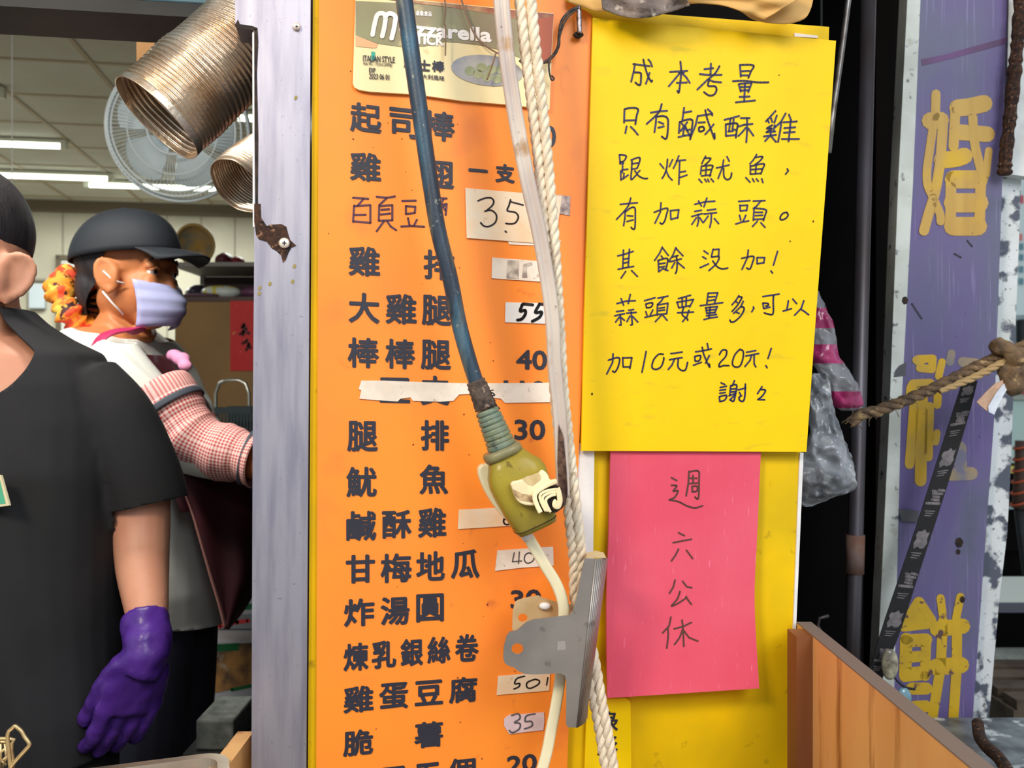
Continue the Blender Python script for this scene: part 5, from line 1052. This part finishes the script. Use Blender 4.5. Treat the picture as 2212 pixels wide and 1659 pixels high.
mc = M('crumpled_film', (190,192,198), .2, alpha=.66, col2=(120,122,130), ns=24, spec=1.0, spots=[((224,226,228), 40, .6, .68)], bump=.4, bs=80)  # pale spots painted in as highlights on the crumples
bag('clear_bag', [(1740,1775,806),(1736,1790,835),(1734,1800,880),(1732,1806,930),(1730,1826,970),(1728,1834,1010),(1726,1842,1050),(1728,1800,1078),(1734,1760,1096)], 1.10, [mc], 'crumpled clear plastic bag lower in the gap beside the yellow notice', 9, None, .035, .020)
hk = MB().tube([P(1762,640,1.16), P(1764,560,1.18), P(1770,420,1.2), P(1774,300,1.22), Vector((P(1774,300,1.22).x, 1.22, 2.3))], .0015, 6); obj('bag_tie', hk, m_dark, label='dark string above the striped bag in the gap', cat='string')
# ---- purple shop sign on its post
D5 = 1.5; PS = Pl(P(2030, 800, D5), (0.04,-1,0))
sg = thing('purple_sign', PS.pt(2000, 1640), 'weathered purple shop sign board with yellow Chinese characters and white frame', 'sign')
m_pur = M('purple_paint', (104,90,142), .5, col2=(102,102,130), ns=5, lo=.44, hi=.62, stretch=(1,1,.6), spots=[((86,92,112), 9, .56, .68, (1,1,.7)), ((140,132,174), 70, .60, .74, (3,1,.10)), ((66,62,84), 130, .71, .76)], bump=.08, bs=120, bstr=(1,1,.1))
plate('panel', PS, [(1996,-500),(2186,-500),(2176,-40),(2168,300),(2148,900),(2097,1610),(2060,1650),(1928,1560),(1945,900),(1970,400)], .02, m_pur, sg)
m_wf = M('peeling_white', (218,222,216), .6, col2=(196,198,190), ns=14, spots=[((110,108,112), 55, .63, .7), ((160,150,130), 20, .66, .78)], bump=.2, bs=150)
plate('frame_strip', PS, [(1990,-500),(2012,-500),(1990,-40),(1972,400),(1946,900),(1930,1560),(1890,1560),(1921,900),(1940,400),(1962,-40)], .03, m_wf, sg, off=.006)
YC = M('yellow_paint', (206,166,84), .5, col2=(190,150,72), ns=16, stretch=(2,1,.2), spots=[((220,176,40), 9, .58, .72), ((96,76,70), 110, .69, .74)])
c13 = at(1900,150,4.147); mb = MB()
for w_, ls in ((18, [[(505,220),(500,420)]]), (34, [[(455,460),(545,455)]]), (17, [[(475,540),(445,750),(425,900),(430,1030),(480,1150),(540,1290),(548,1360)]]), (20, [[(570,450),(560,600),(545,800),(520,980),(490,1130),(440,1290),(398,1445)]]), (33, [[(560,812),(680,800),(760,775)]]),
    (20, [[(682,330),(668,560),(662,690)]]), (34, [[(700,345),(800,335),(935,305)]]), (31, [[(690,560),(965,580)]]), (18, [[(835,430),(848,640),(890,830),(920,950)]]), (15, [[(978,728),(955,940)]]),
    (21, [[(640,960),(635,1430)],[(908,960),(895,1430)]]), (36, [[(665,985),(890,985)]]), (38, [[(660,1195),(890,1195)]]), (37, [[(660,1405),(880,1405)]])): mb.ink(PS, .0008, [cr2([c13(p) for p in l], 4) for l in ls], w_*1.1, step=1.5e-5)
obj('painted_character', mb, YC, sg)
c14 = at(1700,600,3.24); mb = MB()
for w_, ls in ((16, [[(915,570),(1020,565)],[(1020,565),(1015,635)],[(1015,640),(930,632)],[(935,600),(905,575)]]), (15, [[(1085,590),(1062,690)]]), (22, [[(875,770),(870,830)],[(885,750),(1000,745)]]), (19, [[(890,900),(858,1305)]]), (23, [[(945,850),(935,1420)]]), (17, [[(1000,900),(990,1255)]]), (16, [[(1055,830),(1052,890)]]), (14, [[(1050,1085),(1040,1150)]])): mb.ink(PS, .0008, [[c14(p) for p in l] for l in ls], w_*1.1, step=1.5e-5)
obj('painted_character', mb, M('yellow_paint_bright', (218,172,40), .5, col2=(196,160,70), ns=22, spots=[((92,76,80), 90, .7, .75)]), sg)
mb = MB()
for w_, ls in ((26, [[(1150,1375),(1290,1370)]]), (26, [[(1210,1190),(1215,1310)]]), (16, [[(1150,530),(1140,590)]]), (20, [[(1230,590),(1320,600)]])): mb.ink(PS, .0007, [[c14(p) for p in l] for l in ls], w_*1.1, step=1.5e-5)
obj('painted_character', mb, M('yellow_paint_worn', (172,146,104), .6, col2=(128,124,128), ns=14, spots=[((120,116,138), 26, .56, .66)]), sg, label='worn ghost of the middle character')
c15 = at(1700,1100,2.969); mb = MB()
mb.patch(PS, .0008, [c15(p) for p in [(830,565),(850,560),(880,600),(945,700),(925,740),(905,762),(800,772),(738,780),(722,755),(760,690)]])
for w_, ls in ((17, [[(840,590),(742,755)],[(850,590),(930,710)],[(750,758),(900,740)]]), (24, [[(765,830),(758,1070)]]), (20, [[(893,830),(885,1070)]]), (26, [[(765,845),(890,838)]]), (22, [[(770,950),(880,942)]]), (28, [[(765,1062),(880,1050)]]), (24, [[(800,1150),(895,1150)],[(815,1268),(890,1264)]]),
    (16, [[(985,570),(1000,680)],[(1112,562),(1085,700)]]), (31, [[(965,768),(1125,750)]]), (33, [[(955,1012),(1115,1000)]]), (20, [[(1000,720),(985,1020),(955,1200),(932,1340)],[(1090,720),(1090,1000),(1068,1330)]])): mb.ink(PS, .0009, [[c15(p) for p in l] for l in ls], w_*1.1, step=1.5e-5)
obj('painted_character', mb, M('yellow_paint_flaked', (214,172,36), .5, col2=(196,158,40), ns=20, spots=[((100,72,70), 62, .60, .66)]), sg)
for poly in ([(1942,790),(1958,782),(1956,812),(1930,815),(1934,800)],[(1940,1100),(1985,1103),(1985,1128),(1948,1126)]): obj('chipped_patch', MB().patch(PS, .0064, poly), M('chip_grey', (92,92,96), .8) if 'chip_grey' not in MATS else MATS['chip_grey'], sg)
def hole(x, y, r, off=.0012): return [(x+r*math.cos(k), y+r*math.sin(k)*1.3) for k in range(7)]
for x, y, r, o_ in ((1955,649,7,.0066),(2072,1172,9,.001),(2070,1192,5,.001),(2079,1295,6,.0018)): obj('nail_hole', MB().patch(PS, o_, hole(x, y, r)), m_black, sg)
obj('scratch', MB().ink(PS, .0009, [[(1970,656),(1991,688)],[(2090,520),(2100,532)],[(2062,548),(2076,556)]], 3.5), m_ink, sg)
plate('glue_stain', PS, [(1990,128),(2040,118),(2090,104),(2176,80),(2174,94),(2110,112),(2050,128),(1992,142)], .0002, M('maroon_stain', (104,66,118), .5, col2=(84,58,92), ns=14), sg, off=.0006)
# post behind it with flaking paint
m_flake = M('flaking_paint', (222,226,228), .6, col2=(206,210,208), ns=12, spots=[((84,90,104), 26, .50, .56), ((120,120,118), 120, .62, .68)], bump=.3, bs=200)
PQ = Pl(P(2150, 800, 1.54), (0,-1,0))
po = thing('flaking_post', PQ.pt(2110, 1659), 'square white metal post with flaking paint behind the right edge of the purple sign', 'post')
plate('post_face', PQ, [(2128,-500),(2220,-500),(2212,-40),(2206,395),(2194,700),(2184,1000),(2176,1150),(2158,1300),(2136,1560),(2122,1720),(2060,1720)], .05, m_flake, po)
plate('gap_strip', PS, [(2172,300),(2176,-40),(2182,-40),(2176,330),(2160,480),(2153,760),(2140,760),(2150,480)], .004, m_black, po, off=-.0365)
plate('upper_board', PQ, [(2190,-500),(2340,-500),(2330,398),(2166,374),(2174,250)], .02, M('white_enamel', (226,228,226), .5, col2=(206,206,202), ns=22, spots=[((120,110,104), 90, .68, .74)]), label='white enamel board at the top right above the street view', cat='board', off=.026)
rd = MB(); q = cr2([(2206,-30),(2201,60),(2194,130),(2187,200),(2180,270),(2173,330),(2170,378)], 8)
rr = [.0105*(.8+.35*random.random()) for _ in q]
obj('rusty_edge', rd.tube([PQ.pt(x, y, .058) for x, y in q], rr, 10), m_rust, label='rust eaten angle iron edge between purple sign and white board', cat='edge strip', smooth=False)
# black strap with grey print
SPL = Pl(P(2000, 1150, 1.42), (.05,-1,0))
sb = thing('printed_strap', SPL.pt(1890, 1450), 'black webbing strap with repeated grey print slanting across the purple sign', 'strap')
L_ = cr2([(2078,828),(2055,900),(2020,1010),(1985,1120),(1945,1240),(1908,1350),(1878,1450),(1860,1510)], 4); R_ = cr2([(2112,822),(2095,890),(2062,1000),(2024,1120),(1985,1240),(1950,1350),(1912,1450),(1890,1520)], 4); mb = MB()
for a, b in zip(L_, R_): mb.v += [SPL.pt(*a), SPL.pt(*b)]
mb.f = [(2*i, 2*i+2, 2*i+3, 2*i+1) for i in range(len(L_)-1)]
obj('webbing', mb, M('black_webbing', (30,28,30), .7, bump=.3, bs=500), sb, solid=.0015)
pm = MB()
def sp_pt(t, s): i = min(int(t*(len(L_)-1)), len(L_)-2); f = t*(len(L_)-1)-i; a = Vector(L_[i]).lerp(Vector(L_[i+1]), f); b = Vector(R_[i]).lerp(Vector(R_[i+1]), f); p = a.lerp(b, s); return (p.x, p.y)
for k in range(9):
    t0 = .03+k*.108
    if k % 2 == 0: bl_ = [(.0,.2),(0,.4),(-.006,.55),(.004,.7),(.002,.85),(.02,.82),(.03,.9),(.042,.8),(.044,.6),(.038,.45),(.044,.25),(.03,.15),(.018,.24),(.01,.14)]; pm.patch(SPL, .0006, [sp_pt(t0+a, b) for a, b in bl_])
    else:
        for a, s0, s1 in ((0,.3,.5),(0,.62,.9),(.008,.35,.85),(.016,.42,.72),(.024,.4,.75),(.033,.15,.85)): pm.ink(SPL, .0006, [[sp_pt(t0+a, s0), sp_pt(t0+a+.003, s1)]], 5.5)
    for a, s0, s1 in ((.054,.2,.75),(.060,.28,.7),(.066,.25,.62)): pm.ink(SPL, .0006, [[sp_pt(t0+a, s0), sp_pt(t0+a+.002, s1)]], 2)
obj('printed_mark', pm, M('grey_print', (132,124,126), .6, col2=(104,98,102), ns=90), sb)
# jute rope, knot, paper scrap
m_jute = M('jute', (132,106,78), .9, col2=(96,78,64), ns=60, bump=.8, bs=400, spots=[((176,148,104), 70, .6, .7)])
JU = Pl(P(2000, 830, 1.36), (0,-1,0)); jr = thing('jute_rope', JU.pt(2100, 900), 'frayed brown jute rope with a knot stretched in front of the purple sign', 'rope')
def ply(pts, R, pitch, n=3, off=0):
    q = cr2(pts, 14); ctr = [JU.pt(x, y, off) for x, y in q]; s = 0; mb = MB(); S_ = [0]
    for a, b in zip(ctr, ctr[1:]): s += (b-a).length; S_.append(s)
    for k in range(n):
        pp = []
        for i, c_ in enumerate(ctr):
            t = (ctr[min(i+1, len(ctr)-1)]-ctr[max(i-1, 0)]).normalized(); nx = (JU.n-t*JU.n.dot(t)).normalized(); ny = t.cross(nx); a = 2*math.pi*S_[i]/pitch+2*math.pi*k/n
            g = min(1, i/12)*.7+.3; pp.append(c_+(nx*math.cos(a)+ny*math.sin(a))*R*.55*g+Vector((0,0,noise.noise(c_*90)*.0015)))
        mb.tube(pp, R*.6, 8)
    return mb
obj('rope_length', ply([(1838,916),(1862,896),(1900,886),(1950,868),(2010,842),(2080,808),(2140,778),(2212,748),(2260,720)], .0080, .05), m_jute, jr, smooth=True)
obj('rope_length', ply([(2030,846),(2090,822),(2150,792),(2212,762),(2260,740)], .0052, .04, off=.012), M('jute_pale', (186,156,110), .9, bump=.6, bs=400), jr, smooth=True)
fz = MB()
for k in range(70):
    t = random.random()**1.3; x = 1842+t*330; y = 908-t*135+random.uniform(-10, 10); a = random.uniform(0, 6.28); l = random.uniform(8, 26)
    fz.tube([JU.pt(x+l*s*math.cos(a)+3*math.sin(4*s+k), y+l*s*math.sin(a)*.7+6*s*s, .006) for s in (0,.33,.66,1)], .0006, 4)
obj('loose_fibres', fz, m_jute, jr, kind='stuff')
kn = MB().ball(JU.pt(2192,808,.012), (.022,.018,.032), 28, 20); kn.ball(JU.pt(2165,752,.012), (.018,.014,.012), 20, 14); kn.ball(JU.pt(2200,770,.02), (.02,.014,.014), 20, 14); kn.tube([JU.pt(x, y, .02) for x, y in cr2([(2150,735),(2170,752),(2200,765),(2230,790)], 5)], .008, 12)
kn = remesh(kn, .0025, 1)
for i, v in enumerate(kn.v): kn.v[i] = v+Vector((noise.noise(v*70), noise.noise(v*70+Vector((9,0,0))), noise.noise(v*80+Vector((0,7,0)))))*.005
obj('knot', kn, m_jute, jr, smooth=True)
SC = Pl(P(2130, 850, 1.34), (.1,-1,.1)); ps_ = thing('paper_scrap', SC.pt(2130, 890), 'torn scrap of paper hanging from the jute knot', 'paper')
plate('brown_side', SC, [(2172,818),(2150,828),(2132,845),(2110,868),(2118,876),(2132,888),(2140,872),(2155,845),(2180,822)], .0012, M('tan_paper', (206,170,144), .7, col2=(170,136,112), ns=40), ps_)
plate('white_side', SC, [(2182,822),(2165,832),(2150,852),(2135,878),(2136,890),(2148,896),(2158,872),(2170,850),(2182,832)], .0012, M('white_paper', (222,228,240), .6, col2=(190,198,214), ns=30), ps_, off=.003)
# metal base with rusty rod, keyring odds at the panel edge
bs_ = thing('metal_base', P(2150,1659,1.3), 'scuffed metal base plate under the flaking post at the bottom right', 'base')
bz = P(0,1560,1.45).z
obj('plate', wbox(.66, 1.2, 1.12, 1.47, bz-.012, bz), M('scuffed_metal', (140,148,152), .4, .5, col2=(70,78,84), ns=18, spots=[((220,226,228), 30, .58, .66)]), bs_); obj('skirt', wbox(.67, 1.19, 1.13, 1.46, .002, bz-.012), m_dark, bs_)
obj('rusty_rod', MB().tube(cr([P(2112,1562,1.36), P(2116,1590,1.33), P(2130,1612,1.28), P(2160,1640,1.22), P(2190,1690,1.16)], 6), .0085, 10), m_rust, label='bent rusty rod leaning on the metal base at the bottom right', cat='rod', smooth=True)
kt = thing('key_tag', P(1955,1510,1.395), 'clear keyring tag with bead chain lying by the plywood edge', 'key tag')
obj('tag', MB().ball(P(1952,1508,1.395), (.012,.006,.016), 14, 10), M('blue_clear', (120,160,176), .15, spec=.9), kt, smooth=True)
ch = MB()
for k in range(12): t = k/11; ch.ball(P(1925+50*t, 1455+32*t+10*math.sin(3*t), 1.395+.02*(1-t)), .0022, 8, 6)
obj('bead_chain', ch, m_ink, kt, smooth=True)
obj('tag', MB().ball(P(1922,1435,1.397), (.013,.006,.024), 14, 10), M('cream_clear', (196,190,160), .2, spec=.9, col2=(110,100,84), ns=60), kt, smooth=True)
obj('chain_hook', MB().tube([P(1790,1330,1.3), P(1770,1335,1.3), P(1766,1352,1.3), P(1772,1362,1.3), P(1776,1400,1.3), Vector((P(1776,0,1.3).x,1.3,.004))], .0025, 8), m_pipe, label='curled wire end glinting in the dark gap', cat='wire', smooth=True)
# ---- the street beyond
m_far = M('pale_render', (224,238,234), .7)
bd = thing('far_building', (9.5, 16, 0), 'pale building with small windows across the street at the right edge', 'building')
FB = Pl((0, 15.5, 0), (0,-1,0))
mb = MB(); fr3 = [FB.pt(x, y) for x, y in [(2150,-200),(2500,-200),(2500,800),(2150,800)]]; fr3[2].z = fr3[3].z = 0; mb.plate(fr3, [p+Vector((0,3,0)) for p in fr3]); obj('facade', mb, m_far, bd)
for y in (533,556,582,608):
    for x in (2206,2240): obj('window', MB().patch(FB, .03, [(x-5,y-7),(x+5,y-7),(x+5,y+7),(x-5,y+7)]), M('far_glass', (110,150,160), .2) if 'far_glass' not in MATS else MATS['far_glass'], bd)
for x0, x1, y0, y1, c in ((2203,2211,422,440,(214,96,100)),(2201,2209,505,520,(224,140,140))): obj('red_sign', MB().patch(FB, .05, [(x0,y0),(x1,y0),(x1,y1),(x0,y1)]), M('far_red%d' % y0, c, .6), bd)
def sbox(x0, x1, y0, y1, d, dep): a = P(x0, y1, d); b = P(x1, y0, d); return wbox(a.x, b.x, d, d+dep, a.z, b.z)
cv_ = thing('street_stall', P(2220, 1200, 4.5), 'pale green market stall front with red trim across the lane', 'stall')
obj('panel', sbox(2150,2420,865,1000,4.5,.5), M('mint_panel', (196,222,214), .5), cv_); obj('red_trim', sbox(2150,2420,832,850,4.47,.5), M('red_trim', (196,64,58), .5), cv_); obj('grey_trim', sbox(2150,2420,851,864,4.48,.5), M('grey_trim', (170,178,166), .5), cv_)
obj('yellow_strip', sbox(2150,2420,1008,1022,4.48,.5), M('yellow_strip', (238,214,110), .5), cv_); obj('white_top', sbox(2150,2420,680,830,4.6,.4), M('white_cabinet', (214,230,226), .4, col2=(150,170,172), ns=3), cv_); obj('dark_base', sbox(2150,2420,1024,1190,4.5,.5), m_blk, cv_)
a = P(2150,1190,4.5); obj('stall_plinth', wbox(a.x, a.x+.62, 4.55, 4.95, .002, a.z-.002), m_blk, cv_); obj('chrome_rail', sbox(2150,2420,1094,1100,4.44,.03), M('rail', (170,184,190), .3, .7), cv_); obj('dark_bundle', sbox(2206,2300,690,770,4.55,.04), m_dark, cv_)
co = thing('coil_hose', P(2206,1100,4.2), 'dark hose with orange rings at the right edge of the street view', 'hose')
hq = [P(2207,952,4.2), P(2206,1000,4.2), P(2204,1050,4.2), P(2200,1098,4.2)]
obj('hose', MB().tube(hq, .028, 12), M('hose_brown', (84,60,50), .6), co, smooth=True)
for k in range(6): p = hq[0].lerp(hq[3], (k+.5)/6); obj('ring', MB().tube([p+Vector((.032*math.cos(a), .032*math.sin(a), .012*math.cos(a))) for a in [j*math.pi/8 for j in range(17)]], .005, 6, cap=False), M('hose_orange', (196,84,44), .5) if 'hose_orange' not in MATS else MATS['hose_orange'], co, smooth=True)
obj('hose_tail', MB().tube([hq[3], hq[3]+Vector((.05,.02,-.3)), Vector((hq[3].x+.1, 4.2, .03))], .02, 10), m_dark, co, smooth=True)
tb_ = thing('street_table', P(2260,1310,3.2), 'white topped table across the lane at the right edge', 'table')
tzz = P(0,1300,3.2).z
obj('table_top', wbox(1.62, 2.4, 3.2, 3.62, tzz-.03, tzz), M('white_laminate', (226,232,220), .4), tb_)
obj('edge_band', wbox(1.615, 2.405, 3.19, 3.2, tzz-.035, tzz-.002), M('edge_grey', (96,100,110), .5), tb_)
for x in (1.66, 2.36):
    for y in (3.24, 3.58): obj('leg', wbox(x-.02, x+.02, y-.02, y+.02, .003, tzz-.03), m_dark, tb_)
pl2 = thing('pallet', P(2190,1440,2.9), 'old wooden pallet on the lane floor under the white table', 'pallet')
for k in range(4): obj('plank', wbox(1.5, 2.3, 2.75+.11*k, 2.83+.11*k, .33, .36), M('old_plank', (104,88,72), .8, col2=(78,64,52), ns=12) if 'old_plank' not in MATS else MATS['old_plank'], pl2)
for x in (1.52, 1.9, 2.26): obj('bearer', wbox(x-.03, x+.03, 2.75, 3.16, .003, .33), MATS['old_plank'], pl2)
obj('brick', wbox(1.62, 1.84, 2.76, 2.86, .3605, .44), M('brick', (150,104,88), .8, col2=(128,86,74), ns=20), label='reddish brick lying on the pallet under the white table', cat='brick', bevel=.004)
m_terr = M('terrazzo', (190,194,180), .6, col2=(156,164,152), ns=60, spots=[((120,120,112), 90, .6, .66), ((222,222,210), 70, .62, .68)])
struct('floor_lane', MB().box((3.2, 5, -.02), (2.5,0,0), (0,9,0), (0,0,.024)), m_terr)
